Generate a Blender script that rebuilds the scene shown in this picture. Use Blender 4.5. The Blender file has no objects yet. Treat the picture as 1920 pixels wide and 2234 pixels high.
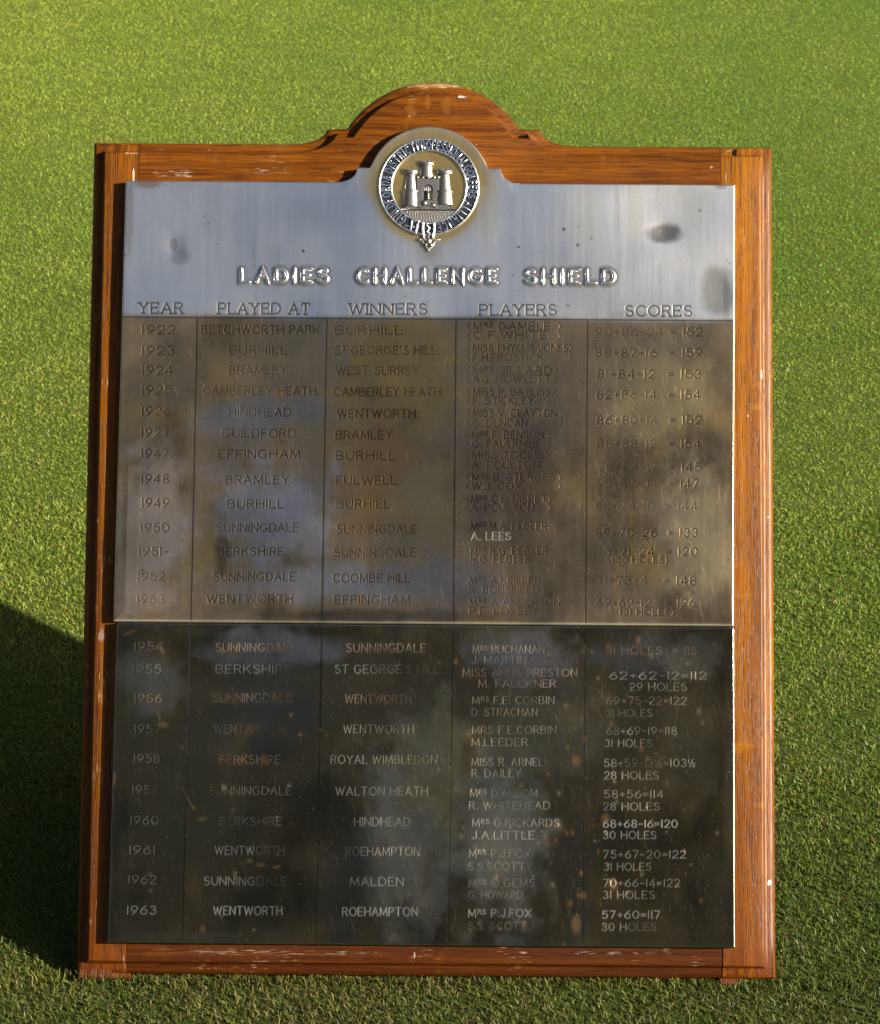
import bpy, bmesh, math
import numpy as np
from mathutils import Vector, Matrix

# ------------------------------------------------------------------ camera, sky, sun, exposure
scene = bpy.context.scene
COL = scene.collection
rad = math.radians
PX = 1920 / 1781.0                    # notes below were measured on a 1781 px wide view of the photo
FPX = 6500.0                          # focal length in photo pixels
TILT = 0.60204                        # how far the shield leans back
CAM = np.array([0.02043, -2.13743, 1.60263])
CR = np.array([0.99996284, 0.00719129, 0.00475341])
CU = np.array([-0.00757307, 0.46943454, 0.8829348])
CF = np.array([-0.00411802, 0.88293799, -0.46947156])
cam = bpy.data.cameras.new("camera")
cam_ob = bpy.data.objects.new("camera", cam)
COL.objects.link(cam_ob)
cam.sensor_fit = 'HORIZONTAL'
cam.sensor_width = 36.0
cam.lens = 36.0 * FPX / 1920.0
cam.clip_end = 2000
cam.clip_start = 0.02
cam_ob.matrix_world = Matrix(((CR[0], CU[0], -CF[0], CAM[0]), (CR[1], CU[1], -CF[1], CAM[1]),
                              (CR[2], CU[2], -CF[2], CAM[2]), (0, 0, 0, 1)))
cam.dof.use_dof = True
cam.dof.focus_distance = 2.42
cam.dof.aperture_fstop = cam.lens / 3.2      # a 3.2 mm opening
scene.camera = cam_ob

SUN_AZ, SUN_EL = rad(27.3), rad(23.0)
SUN = np.array([math.cos(SUN_EL) * math.cos(SUN_AZ), -math.cos(SUN_EL) * math.sin(SUN_AZ), math.sin(SUN_EL)])
world = bpy.data.worlds.new("World")
scene.world = world
world.use_nodes = True
wn = world.node_tree
for n in list(wn.nodes):
    wn.nodes.remove(n)
sky = wn.nodes.new('ShaderNodeTexSky')
sky.sky_type = 'NISHITA'
sky.sun_disc = False
sky.sun_elevation = SUN_EL
sky.sun_rotation = math.atan2(SUN[0], SUN[1])
sky.dust_density = 1.8
sky.air_density = 0.9
sky.ozone_density = 1.0
bg = wn.nodes.new('ShaderNodeBackground')
bg.inputs['Strength'].default_value = 0.055
wo = wn.nodes.new('ShaderNodeOutputWorld')
wn.links.new(sky.outputs[0], bg.inputs[0])
wn.links.new(bg.outputs[0], wo.inputs[0])
sun = bpy.data.lights.new("sun", 'SUN')
sun.energy = 5.0
sun.angle = rad(0.53)
sun.color = (1.0, 0.93, 0.80)
sun_ob = bpy.data.objects.new("sun", sun)
COL.objects.link(sun_ob)
sun_ob.rotation_euler = Vector(SUN).to_track_quat('Z', 'Y').to_euler()
sun_ob.location = (3, -2, 3)
scene.view_settings.view_transform = 'Standard'
scene.view_settings.look = 'None'
scene.view_settings.exposure = 1.42
scene.view_settings.gamma = 1.0
scene.cycles.max_bounces = 8

# ------------------------------------------------------------------ helpers
NRM = np.array([0, -math.cos(TILT), math.sin(TILT)])
UPV = np.array([0, math.sin(TILT), math.cos(TILT)])
PLATE_W = 0.0088                      # how far the metal faces stand in front of the wood


def uv(px, py, w=PLATE_W):
    """measured photo position -> place on the shield (metres right of centre, metres up the board)"""
    d = CF + (px * PX - 960) / FPX * CR - (py * PX - 1117) / FPX * CU
    o = NRM * (0.010 + w)
    k = ((o - CAM) @ NRM) / (d @ NRM)
    p = CAM + d * k - NRM * 0.010
    return float(p[0]), float(p @ UPV)


def tag(o, label=None, cat=None, group=None, kind=None):
    for k, v in (('label', label), ('category', cat), ('group', group), ('kind', kind)):
        if v:
            o[k] = v
    return o


def link(name, me, mat=None, parent=None):
    o = bpy.data.objects.new(name, me)
    COL.objects.link(o)
    if mat:
        me.materials.append(mat)
    if parent:
        o.parent = parent
    return o


def smooth(me, on=True):
    me.polygons.foreach_set('use_smooth', np.full(len(me.polygons), on, dtype=bool))


def mesh_np(name, V, quads=None, tris=None):
    me = bpy.data.meshes.new(name)
    V = np.asarray(V, dtype=np.float32)
    me.vertices.add(len(V))
    me.vertices.foreach_set('co', V.ravel())
    q = np.zeros((0, 4), np.int32) if quads is None else np.asarray(quads, np.int32)
    t = np.zeros((0, 3), np.int32) if tris is None else np.asarray(tris, np.int32)
    loops = np.concatenate([q.ravel(), t.ravel()])
    me.loops.add(len(loops))
    me.loops.foreach_set('vertex_index', loops)
    start = np.concatenate([np.arange(len(q)) * 4, len(q) * 4 + np.arange(len(t)) * 3])
    me.polygons.add(len(start))
    me.polygons.foreach_set('loop_start', start.astype(np.int32))
    me.update(calc_edges=True)
    return me


def hash_lattice(seed, nu, nv):
    return np.random.default_rng(seed).random((nu, nv))


def vnoise(x, y, seed):
    """smooth value noise, one cell per unit, repeating every 256"""
    L = hash_lattice(seed, 256, 256)
    xi, yi = np.floor(x).astype(int), np.floor(y).astype(int)
    fx, fy = x - xi, y - yi
    fx, fy = fx * fx * (3 - 2 * fx), fy * fy * (3 - 2 * fy)
    a, b = L[xi % 256, yi % 256], L[(xi + 1) % 256, yi % 256]
    c, d = L[xi % 256, (yi + 1) % 256], L[(xi + 1) % 256, (yi + 1) % 256]
    return (a * (1 - fx) + b * fx) * (1 - fy) + (c * (1 - fx) + d * fx) * fy


def fbm(x, y, seed, octaves=4, gain=0.5):
    s, a, t = 0, 1.0, 0
    for k in range(octaves):
        s = s + a * vnoise(x * 2 ** k + 17.3 * k, y * 2 ** k + 5.1 * k, seed + k)
        t += a
        a *= gain
    return s / t


def sstep(a, b, x):
    t = np.clip((x - a) / (b - a), 0, 1)
    return t * t * (3 - 2 * t)


class NT:
    def __init__(self, name):
        self.mat = bpy.data.materials.new(name)
        self.mat.use_nodes = True
        self.t = self.mat.node_tree
        for n in list(self.t.nodes):
            self.t.nodes.remove(n)
        self.out = self.t.nodes.new('ShaderNodeOutputMaterial')

    def n(self, kind, **kw):
        nd = self.t.nodes.new('ShaderNode' + kind)
        for k, v in kw.items():
            if k in nd.inputs.keys():
                nd.inputs[k].default_value = v
            else:
                setattr(nd, k, v)
        return nd

    def l(self, a, b):
        self.t.links.new(a, b)

    def math(self, op, a, b=None, clamp=False):
        m = self.n('Math', operation=op)
        m.use_clamp = clamp
        for i, v in enumerate((a, b)):
            if v is None:
                continue
            if isinstance(v, (int, float)):
                m.inputs[i].default_value = v
            else:
                self.l(v, m.inputs[i])
        return m.outputs[0]

    def mix(self, fac, a, b, blend='MIX'):
        m = self.n('Mix', data_type='RGBA', blend_type=blend)
        for i, v in ((0, fac), (6, a), (7, b)):
            if isinstance(v, (int, float)):
                m.inputs[i].default_value = v
            elif isinstance(v, tuple):
                m.inputs[i].default_value = v if len(v) == 4 else v + (1,)
            else:
                self.l(v, m.inputs[i])
        return m.outputs[2]

    def ramp(self, fac, stops):
        r = self.n('ValToRGB')
        e = r.color_ramp.elements
        while len(e) < len(stops):
            e.new(0.5)
        for i, (p, c) in enumerate(stops):
            e[i].position = p
            e[i].color = c if len(c) == 4 else c + (1,)
        self.l(fac, r.inputs[0])
        return r.outputs[0]

    def noise(self, vec, scale, detail=4, rough=0.55, dist=0.0):
        n = self.n('TexNoise')
        n.inputs['Scale'].default_value = scale
        n.inputs['Detail'].default_value = detail
        n.inputs['Roughness'].default_value = rough
        n.inputs['Distortion'].default_value = dist
        self.l(vec, n.inputs['Vector'])
        return n.outputs['Fac']

    def scaled(self, vec, s):
        m = self.n('Mapping')
        m.inputs['Scale'].default_value = s
        self.l(vec, m.inputs['Vector'])
        return m.outputs['Vector']


# ------------------------------------------------------------------ materials
def wood_material(name, along, tone=1.0, wear=1.0, seed=0.0, red=1.0, spots=()):
    """varnished oak; along = 'u' grain across the board, 'v' grain up the board"""
    m = NT(name)
    co = m.n('TexCoord').outputs['Object']
    mp = m.n('Mapping')
    mp.inputs['Location'].default_value = (seed, seed * 1.7, seed * 0.6)
    if along == 'v':
        mp.inputs['Rotation'].default_value = (0, 0, rad(90))
    m.l(co, mp.inputs['Vector'])
    v = mp.outputs['Vector']
    # slow figure, bands and pores all stretched along the grain (x)
    wob = m.n('TexNoise')
    wob.inputs['Scale'].default_value = 9
    wob.inputs['Detail'].default_value = 2
    m.l(v, wob.inputs['Vector'])
    off = m.n('VectorMath', operation='MULTIPLY_ADD')
    m.l(wob.outputs['Color'], off.inputs[0])
    off.inputs[1].default_value = (0.0, 0.006, 0.006)
    m.l(v, off.inputs[2])
    v = off.outputs[0]
    band = m.noise(m.scaled(v, (2.5, 170, 170)), 1.0, 4, 0.65)
    fine = m.noise(m.scaled(v, (10, 560, 560)), 1.0, 3, 0.6)
    pore = m.noise(m.scaled(v, (38, 950, 950)), 1.0, 2, 0.5)
    blot = m.noise(v, 11, 3, 0.5)
    ray = m.noise(m.scaled(v, (95, 34, 60)), 1.0, 1, 0.4)
    c = m.ramp(band, [(0.28, (0.105 * tone, 0.026 * tone, 0.0018 * tone)), (0.48, (0.270 * tone, 0.084 * tone, 0.0035 * tone)),
                      (0.70, (0.450 * tone, 0.165 * tone, 0.006 * tone))])
    c = m.mix(m.math('MULTIPLY', sub(m, fine, 0.45, 2.2), 0.55), c, (0.50 * tone, 0.190 * tone, 0.007 * tone))
    c = m.mix(m.math('MULTIPLY', sub(m, blot, 0.45, 3.0), 0.45), c, (0.135 * tone, 0.034 * tone, 0.006 * tone))
    rays = sub(m, ray, 0.66, 9)
    c = m.mix(m.math('MULTIPLY', rays, 0.45), c, (0.46 * tone, 0.19 * tone, 0.012 * tone))
    pm = sub(m, pore, 0.525, 9)
    c = m.mix(m.math('MULTIPLY', pm, 0.62), c, (0.030, 0.011, 0.005))
    # worn places: pale flecks lying along the grain where the varnish has gone
    wp = m.noise(v, 26, 4, 0.6)
    wf = m.noise(m.scaled(v, (85, 1000, 1000)), 1.0, 2, 0.5)
    worn = m.math('MULTIPLY', sub(m, wf, 0.60, 12), sub(m, wp, 0.60 - 0.04 * wear, 10))
    c = m.mix(m.math('MULTIPLY', worn, min(1.0, 0.75 * wear)), c, (0.36, 0.29, 0.21))
    sp = m.n('TexVoronoi', feature='F1')
    sp.inputs['Scale'].default_value = 75
    m.l(v, sp.inputs['Vector'])
    speck = m.math('MULTIPLY', m.math('LESS_THAN', sp.outputs['Distance'], 0.085), m.math('GREATER_THAN', m.noise(v, 40, 1), 0.66))
    c = m.mix(m.math('MULTIPLY', speck, 0.6), c, (0.38, 0.31, 0.24))
    if red != 1.0:
        c = m.mix(1.0, c, (1.0, red, red * 0.7), 'MULTIPLY')
    # the wood turns redder and darker towards the foot of the board
    sep = m.n('SeparateXYZ')
    m.l(co, sep.inputs[0])
    low = m.math('MULTIPLY', m.math('SUBTRACT', 0.30, m.math('ADD', sep.outputs['Y'], m.math('MULTIPLY', blot, 0.10))), 4.0, clamp=True)
    c = m.mix(low, c, m.mix(1.0, c, (0.66, 0.50, 0.45), 'MULTIPLY'))
    rag = m.noise(m.scaled(co, (1, 1, 1)), 160, 3, 0.6)
    for sx, sy, rx, ry, sc, k in spots:                 # knocks, cracks and rubbed places, each where it is on the board
        d = m.n('VectorMath', operation='SUBTRACT')
        m.l(co, d.inputs[0])
        d.inputs[1].default_value = (sx, sy, 0)
        e = m.n('VectorMath', operation='MULTIPLY')
        m.l(d.outputs[0], e.inputs[0])
        e.inputs[1].default_value = (1 / rx, 1 / ry, 0)
        ln_ = m.n('VectorMath', operation='LENGTH')
        m.l(e.outputs[0], ln_.inputs[0])
        q = m.math('ADD', ln_.outputs['Value'], m.math('MULTIPLY', m.math('SUBTRACT', rag, 0.5), 2.2))
        msk = m.math('MULTIPLY', m.math('MULTIPLY', m.math('SUBTRACT', 1.15, q), 4.0 if rx < 0.015 else 1.6, clamp=True), k)
        if rx >= 0.015:                                 # broad rubbed places break up along the grain
            msk = m.math('MULTIPLY', msk, sub(m, wf, 0.53 if ry < 0.0031 or rx < 0.03 else 0.42, 7))
        c = m.mix(msk, c, sc)
    p = m.n('BsdfPrincipled')
    m.l(c, p.inputs['Base Color'])
    rgh = m.math('ADD', 0.36, m.math('MULTIPLY', m.math('ADD', worn, m.math('MULTIPLY', blot, 0.35)), 0.35))
    m.l(rgh, p.inputs['Roughness'])
    p.inputs['Coat Weight'].default_value = 0.10
    p.inputs['Specular IOR Level'].default_value = 0.13
    p.inputs['Coat Roughness'].default_value = 0.34
    b = m.n('Bump')
    b.inputs['Strength'].default_value = 0.55
    b.inputs['Distance'].default_value = 0.0004
    h = m.math('SUBTRACT', m.math('MULTIPLY', fine, 0.5), m.math('MULTIPLY', pm, 0.9))
    m.l(h, b.inputs['Height'])
    m.l(b.outputs[0], p.inputs['Normal'])
    m.l(p.outputs[0], m.out.inputs[0])
    return m.mat


def sub(m, x, lo, gain):
    return m.math('MULTIPLY', m.math('SUBTRACT', x, lo), gain, clamp=True)


def plate_material(name):
    """tarnished silver plate: the colour of the tarnish with reflections painted in, and the roughness, come as attributes"""
    m = NT(name)
    co = m.n('TexCoord').outputs['Object']
    ca = m.n('Attribute', attribute_name='tarnish_reflection')
    ra = m.n('Attribute', attribute_name='dullness')
    grit = m.noise(co, 900, 3, 0.7)
    brush = m.noise(m.scaled(co, (1500, 45, 45)), 1.0, 3, 0.6)
    c = m.mix(m.math('MULTIPLY', sub(m, grit, 0.48, 3), 0.26), ca.outputs['Color'], (0.10, 0.085, 0.06))
    p = m.n('BsdfPrincipled')
    p.inputs['Metallic'].default_value = 1.0
    m.l(c, p.inputs['Base Color'])
    r = m.math('ADD', ra.outputs['Fac'], m.math('MULTIPLY', m.math('SUBTRACT', brush, 0.5), 0.08), clamp=True)
    m.l(r, p.inputs['Roughness'])
    b = m.n('Bump')
    b.inputs['Strength'].default_value = 0.14
    b.inputs['Distance'].default_value = 0.00008
    m.l(m.math('ADD', m.math('MULTIPLY', brush, 0.45), m.math('MULTIPLY', grit, 0.7)), b.inputs['Height'])
    m.l(b.outputs[0], p.inputs['Normal'])
    # polish left under the haze of fine scratches: a second, sharper reflection
    gl = m.n('BsdfGlossy', distribution='GGX')
    gl.inputs['Roughness'].default_value = 0.085
    m.l(c, gl.inputs['Color'])
    pol = m.noise(co, 14, 3, 0.5)
    fac = m.math('MULTIPLY', m.math('SUBTRACT', 0.62, ra.outputs['Fac']), m.math('ADD', 0.55, m.math('MULTIPLY', pol, 1.2)), clamp=True)
    ms = m.n('MixShader')
    m.l(fac, ms.inputs[0])
    m.l(p.outputs[0], ms.inputs[1])
    m.l(gl.outputs[0], ms.inputs[2])
    m.l(ms.outputs[0], m.out.inputs[0])
    return m.mat


def metal_material(name, col, rough, dirt=(0.05, 0.04, 0.03), amount=0.4, scale=300, bump=0.3):
    m = NT(name)
    co = m.n('TexCoord').outputs['Object']
    nz = m.noise(co, scale, 4, 0.6)
    c = m.mix(m.math('MULTIPLY', sub(m, nz, 0.48, 4), amount), col, dirt)
    p = m.n('BsdfPrincipled')
    p.inputs['Metallic'].default_value = 1.0
    m.l(c, p.inputs['Base Color'])
    m.l(m.math('ADD', rough, m.math('MULTIPLY', sub(m, nz, 0.45, 2), 0.25)), p.inputs['Roughness'])
    b = m.n('Bump')
    b.inputs['Strength'].default_value = bump
    b.inputs['Distance'].default_value = 0.0002
    m.l(nz, b.inputs['Height'])
    m.l(b.outputs[0], p.inputs['Normal'])
    m.l(p.outputs[0], m.out.inputs[0])
    return m.mat


M_STILE = wood_material("oak_upright", 'v', 0.54, 0.5, 0.0, 0.99, [(0.2755, 0.7455, 0.0022, 0.0034, (0.006, 0.004, 0.003), 1.0), (0.2700, 0.7480, 0.0035, 0.0008, (0.2, 0.16, 0.12), 0.6), (0.2672, 0.722, 0.0004, 0.006, (0.3, 0.26, 0.2), 0.6), (0.3045, 0.085, 0.0018, 0.0022, (0.5, 0.46, 0.42), 0.9), (0.299, 0.54, 0.0009, 0.004, (0.5, 0.46, 0.4), 0.8)])
M_STILE2 = wood_material("oak_upright_worn", 'v', 0.45, 1.3, 3.1, 0.90, [(-0.2668, 0.722, 0.0005, 0.009, (0.30, 0.25, 0.2), 0.6), (-0.2730, 0.7400, 0.007, 0.0005, (0.30, 0.25, 0.2), 0.6), (-0.2668, 0.012, 0.0004, 0.005, (0.3, 0.25, 0.2), 0.6), (-0.272, 0.719, 0.0007, 0.006, (0.45, 0.4, 0.34), 0.8), (-0.2925, 0.300, 0.0022, 0.006, (0.26, 0.23, 0.2), 0.5)])
M_TOP = wood_material("oak_crosswise", 'u', 0.36, 0.8, 5.3, 0.86, [(0.003, 0.8075, 0.042, 0.0032, (0.34, 0.22, 0.11), 0.9), (-0.150, 0.724, 0.020, 0.0035, (0.40, 0.34, 0.26), 0.55), (-0.235, 0.722, 0.022, 0.0040, (0.40, 0.34, 0.26), 0.6), (0.027, 0.795, 0.004, 0.0015, (0.45, 0.4, 0.34), 0.8), (-0.0205, 0.780, 0.004, 0.010, (0.17, 0.062, 0.007), 0.45), (0.012, 0.787, 0.004, 0.008, (0.17, 0.062, 0.007), 0.4), (-0.005, 0.789, 0.0025, 0.006, (0.17, 0.062, 0.007), 0.4)])
M_BOTTOM = wood_material("oak_crosswise_dark", 'u', 0.25, 1.5, 8.9, 0.92, [(-0.14, 0.0205, 0.10, 0.0028, (0.26, 0.22, 0.18), 0.5), (-0.01, 0.019, 0.0008, 0.003, (0.3, 0.26, 0.22), 0.8), (0.16, 0.022, 0.05, 0.0016, (0.26, 0.22, 0.18), 0.6)])
M_RAW = wood_material("oak_bare_end", 'v', 0.36, 1.0, 1.9)
M_PLATE = plate_material("tarnished_silver_plate")
M_CHROME = metal_material("bright_silver", (0.97, 0.97, 0.97), 0.19, (0.5, 0.4, 0.28), 0.15, 160, 0.03)
M_RING = metal_material("belt_silver", (0.78, 0.80, 0.85), 0.26, (0.30, 0.28, 0.26), 0.2, 300, 0.05)
M_CREST = metal_material("crest_silver", (0.30, 0.28, 0.265), 0.40, (0.09, 0.08, 0.07), 0.65, 700)
M_DARK = metal_material("blackened_silver", (0.10, 0.10, 0.105), 0.34, (0.03, 0.03, 0.03), 0.5, 600)

# ------------------------------------------------------------------ lettering: single-stroke capitals
def arc(cx, cy, rx, ry, a0, a1, n=10):
    return [(cx + rx * math.cos(rad(a0 + (a1 - a0) * i / n)), cy + ry * math.sin(rad(a0 + (a1 - a0) * i / n))) for i in range(n + 1)]


G = {
    'A': (.80, [[(0, 0), (.40, 1), (.80, 0)], [(.14, .35), (.66, .35)]]),
    'B': (.68, [[(0, 0), (0, 1), (.36, 1)] + arc(.36, .76, .26, .24, 90, -90, 6) + [(0, .52)], [(.38, .52)] + arc(.40, .26, .28, .26, 90, -90, 6) + [(0, 0)]]),
    'C': (.78, [arc(.44, .5, .44, .5, 48, 312, 14)]),
    'D': (.76, [[(0, 0), (0, 1), (.30, 1)] + arc(.30, .5, .46, .5, 90, -90, 10) + [(0, 0)]]),
    'E': (.60, [[(.60, 1), (0, 1), (0, 0), (.60, 0)], [(0, .52), (.48, .52)]]),
    'F': (.58, [[(.58, 1), (0, 1), (0, 0)], [(0, .52), (.46, .52)]]),
    'G': (.86, [arc(.44, .5, .44, .5, 48, 330, 14) + [(.86, .44), (.54, .44)]]),
    'H': (.74, [[(0, 0), (0, 1)], [(.74, 0), (.74, 1)], [(0, .52), (.74, .52)]]),
    'I': (.04, [[(.02, 0), (.02, 1)]]),
    'J': (.46, [[(.46, 1), (.46, .26)] + arc(.23, .24, .23, .24, 0, -170, 7)]),
    'K': (.70, [[(0, 0), (0, 1)], [(.66, 1), (0, .40)], [(.22, .60), (.70, 0)]]),
    'L': (.56, [[(0, 1), (0, 0), (.56, 0)]]),
    'M': (.92, [[(0, 0), (.06, 1), (.46, .12), (.86, 1), (.92, 0)]]),
    'N': (.74, [[(0, 0), (0, 1), (.74, 0), (.74, 1)]]),
    'O': (.90, [arc(.45, .5, .45, .5, 0, 360, 20)]),
    'P': (.62, [[(0, 0), (0, 1), (.34, 1)] + arc(.34, .74, .28, .26, 90, -90, 7) + [(0, .48)]]),
    'Q': (.90, [arc(.45, .5, .45, .5, 0, 360, 20), [(.55, .25), (.92, -.05)]]),
    'R': (.66, [[(0, 0), (0, 1), (.34, 1)] + arc(.34, .75, .28, .25, 90, -90, 7) + [(0, .50)], [(.34, .50), (.66, 0)]]),
    'S': (.62, [arc(.31, .76, .27, .24, 25, 250, 9) + arc(.31, .26, .31, .26, 75, -155, 9)]),
    'T': (.72, [[(0, 1), (.72, 1)], [(.36, 1), (.36, 0)]]),
    'U': (.72, [[(0, 1), (0, .36)] + arc(.36, .36, .36, .36, 180, 360, 10) + [(.72, 1)]]),
    'V': (.76, [[(0, 1), (.38, 0), (.76, 1)]]),
    'W': (1.12, [[(0, 1), (.28, 0), (.56, .92), (.84, 0), (1.12, 1)]]),
    'X': (.72, [[(0, 0), (.72, 1)], [(0, 1), (.72, 0)]]),
    'Y': (.74, [[(0, 1), (.37, .48), (.74, 1)], [(.37, .48), (.37, 0)]]),
    'Z': (.66, [[(0, 1), (.66, 1), (0, 0), (.66, 0)]]),
    '0': (.66, [arc(.33, .5, .33, .5, 0, 360, 16)]),
    '1': (.08, [[(.04, 0), (.04, 1)]]),
    '2': (.60, [arc(.30, .72, .29, .28, 165, -35, 9) + [(0, 0), (.60, 0)]]),
    '3': (.58, [arc(.28, .76, .25, .24, 150, -80, 8) + arc(.28, .27, .30, .27, 80, -155, 9)]),
    '4': (.66, [[(.48, 0), (.48, 1), (0, .28), (.66, .28)]]),
    '5': (.58, [[(.54, 1), (.10, 1), (.05, .56)] + arc(.27, .32, .31, .32, 125, -150, 10)]),
    '6': (.62, [arc(.31, .30, .31, .30, 0, 360, 14), [(.52, .98), (.26, .80), (.06, .50), (0, .30)]]),
    '7': (.58, [[(0, 1), (.58, 1), (.18, 0)]]),
    '8': (.60, [arc(.30, .76, .25, .24, 0, 360, 12), arc(.30, .26, .30, .26, 0, 360, 14)]),
    '9': (.62, [arc(.31, .70, .31, .30, 0, 360, 14), [(.10, .02), (.36, .20), (.56, .50), (.62, .70)]]),
    '+': (.50, [[(0, .45), (.50, .45)], [(.25, .20), (.25, .70)]]),
    '-': (.44, [[(0, .45), (.44, .45)]]),
    '=': (.50, [[(0, .58), (.50, .58)], [(0, .34), (.50, .34)]]),
    '.': (.06, [[(.03, 0), (.04, .04)]]),
    "'": (.06, [[(.05, 1), (.01, .80)]]),
    '(': (.22, [arc(.50, .5, .50, .70, 130, 230, 8)]),
    ')': (.22, [arc(-.28, .5, .50, .70, 50, -50, 8)]),
    '/': (.40, [[(0, 0), (.40, 1)]]),
    '&': (.80, [[(.80, 0), (.18, .72)] + arc(.33, .80, .19, .20, 190, -60, 8) + [(.10, .42)] + arc(.28, .24, .28, .24, 150, 330, 8) + [(.74, .46)]]),
}


def layout(text, gap=0.30, space=0.52):
    """strokes of a line of text: list of polylines in cap-height units, total width"""
    x, out, small = 0.0, [], False
    for ch in text:
        if ch == '^':
            small = not small
            continue
        if ch == ' ':
            x += space
            continue
        if ch == '½':
            for dx, dy, c in ((0, .48, '1'), (.16, 0, '/'), (.50, 0, '2')):
                s = 1.0 if c == '/' else .5
                for pl in G[c][1]:
                    out.append([(x + dx + p[0] * s, dy + p[1] * s) for p in pl])
            x += .82 + gap
            continue
        w, pls = G[ch]
        s, dy = (0.62, 0.38) if small else (1.0, 0.0)
        for pl in pls:
            out.append([(x + p[0] * s, dy + p[1] * s) for p in pl])
        x += w * s + gap * (0.75 if small else 1)
    return out, max(x - gap, 0.05)


def fit(text, x0, x1, y, cap, serif=False, gap=0.30):
    """strokes placed on the plate between two measured ends; y is the middle of the capitals"""
    pls, wid = layout(text, gap)
    a, b = uv(x0, y + cap / 2), uv(x1, y + cap / 2)
    t = uv(x0, y - cap / 2)
    h = t[1] - a[1]
    sx = (b[0] - a[0]) / wid
    out = []
    for pl in pls:
        out.append([(a[0] + p[0] * sx, a[1] + (b[1] - a[1]) * p[0] / wid + p[1] * h) for p in pl])
        if serif:
            for e, q in ((pl[0], pl[1]), (pl[-1], pl[-2])):
                if min(abs(e[1]), abs(e[1] - 1)) < 0.02 and abs(e[1] - q[1]) > 0.3:
                    out.append([(a[0] + (e[0] + k) * sx, a[1] + e[1] * h) for k in (-.13, .13)])
                elif abs(e[1] - q[1]) < 0.02 and abs(e[0] - q[0]) > 0.3 and pl[0] != pl[-1]:
                    k = -.16 if e[1] > .9 else .16 if e[1] < .1 else .10
                    out.append([(a[0] + e[0] * sx, a[1] + e[1] * h), (a[0] + e[0] * sx, a[1] + (e[1] + k) * h)])
    return out


HEAD = [("YEAR", 280, 368, 623), ("PLAYED AT", 441, 625, 624), ("WINNERS", 706, 862, 625), ("PLAYERS", 970, 1124, 627), ("SCORES", 1265, 1398, 629)]
YEARS = [("1922.", 287, 360, 667), ("1923.", 287, 358, 709), ("1924.", 287, 355, 749), ("1925.", 287, 352, 789), ("1926.", 287, 350, 832),
         ("1927.", 286, 348, 875), ("1947.", 286, 346, 918), ("1948", 286, 340, 969), ("1949", 287, 340, 1018), ("1950", 285, 340, 1068),
         ("1951-", 281, 340, 1116), ("1952", 279, 332, 1167), ("1953", 278, 330, 1213)]
PLAYED = [("BETCHWORTH PARK.", 407, 650, 667), ("BURHILL.", 463, 587, 709), ("BRAMLEY.", 463, 585, 749), ("CAMBERLEY HEATH.", 411, 643, 791),
          ("HINDHEAD.", 463, 593, 834), ("GUILDFORD.", 449, 602, 877), ("EFFINGHAM", 442, 605, 919), ("BRAMLEY.", 456, 590, 971),
          ("BURHILL", 460, 573, 1020), ("SUNNINGDALE", 438, 603, 1068), ("BERKSHIRE", 440, 572, 1116), ("SUNNINGDALE", 431, 596, 1167), ("WENTWORTH", 418, 590, 1212)]
WINNERS = [("BURHILL.", 678, 821, 668), ("S^T^ GEORGE'S HILL.", 677, 888, 709), ("WEST SURREY.", 680, 853, 750), ("CAMBERLEY HEATH.", 676, 895, 793),
           ("WENTWORTH.", 682, 845, 837), ("BRAMLEY", 679, 792, 880), ("BURHILL", 679, 798, 922), ("FULWELL.", 680, 808, 972), ("BURHILL", 681, 787, 1020),
           ("SUNNINGDALE", 681, 842, 1071), ("SUNNINGDALE", 676, 840, 1118), ("COOMBE HILL", 674, 828, 1170), ("EFFINGHAM", 677, 828, 1214)]
PLAYERS = [("M^RS^ GAMBLE.", 957, 1118, 660), ("C.F.WHITE.", 957, 1112, 678), ("MISS PHYLLIS JONES", 957, 1148, 704), ("F.H.FROSTICK.", 957, 1102, 723),
           ("M^RS^ JILLARD", 957, 1115, 750), ("A.J. HOWLETT.", 957, 1118, 767), ("MISS P. BAYLISS", 957, 1112, 793), ("F. STICKLEY", 957, 1078, 811),
           ("MISS V. CLAYTON", 957, 1125, 836), ("G. DUNCAN", 957, 1065, 856), ("M^RS^ F. BENSON", 955, 1098, 880), ("G. FAULKNER", 955, 1088, 898),
           ("MISS TOOLIS", 955, 1098, 921), ("A. POULTON", 955, 1090, 941), ("M^RS^ B. STURGES", 955, 1120, 966), ("W.J. COX", 955, 1052, 984),
           ("M^RS^ C.E. NISBET", 953, 1105, 1010), ("A. POULTON", 953, 1078, 1027), ("M^RS^ M.A. PEGLER", 953, 1105, 1065), ("A. LEES", 955, 1034, 1085),
           ("M^RS^ R.G. PEGLER", 953, 1107, 1115), ("R.G. PEGLER", 953, 1072, 1131), ("M^RS^ A.KEILLER", 950, 1092, 1174), ("K. BOUSFIELD", 950, 1089, 1193),
           ("M^RS^ A ANDERSON", 950, 1132, 1218), ("P.E. LOXLEY", 950, 1089, 1237)]
BRACES = [("(", 946, 953, 660), ("(", 946, 953, 680), (")", 1127, 1134, 660), (")", 1127, 1134, 680)] + [
    (c, x, x + 6, y + d) for y, xr in ((704, 1150), (750, 1120), (793, 1116), (836, 1130), (880, 1106), (921, 1103), (966, 1128), (1010, 1107))
    for d in (0, 18) for c, x in (("(", 945), (")", xr))]
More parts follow.
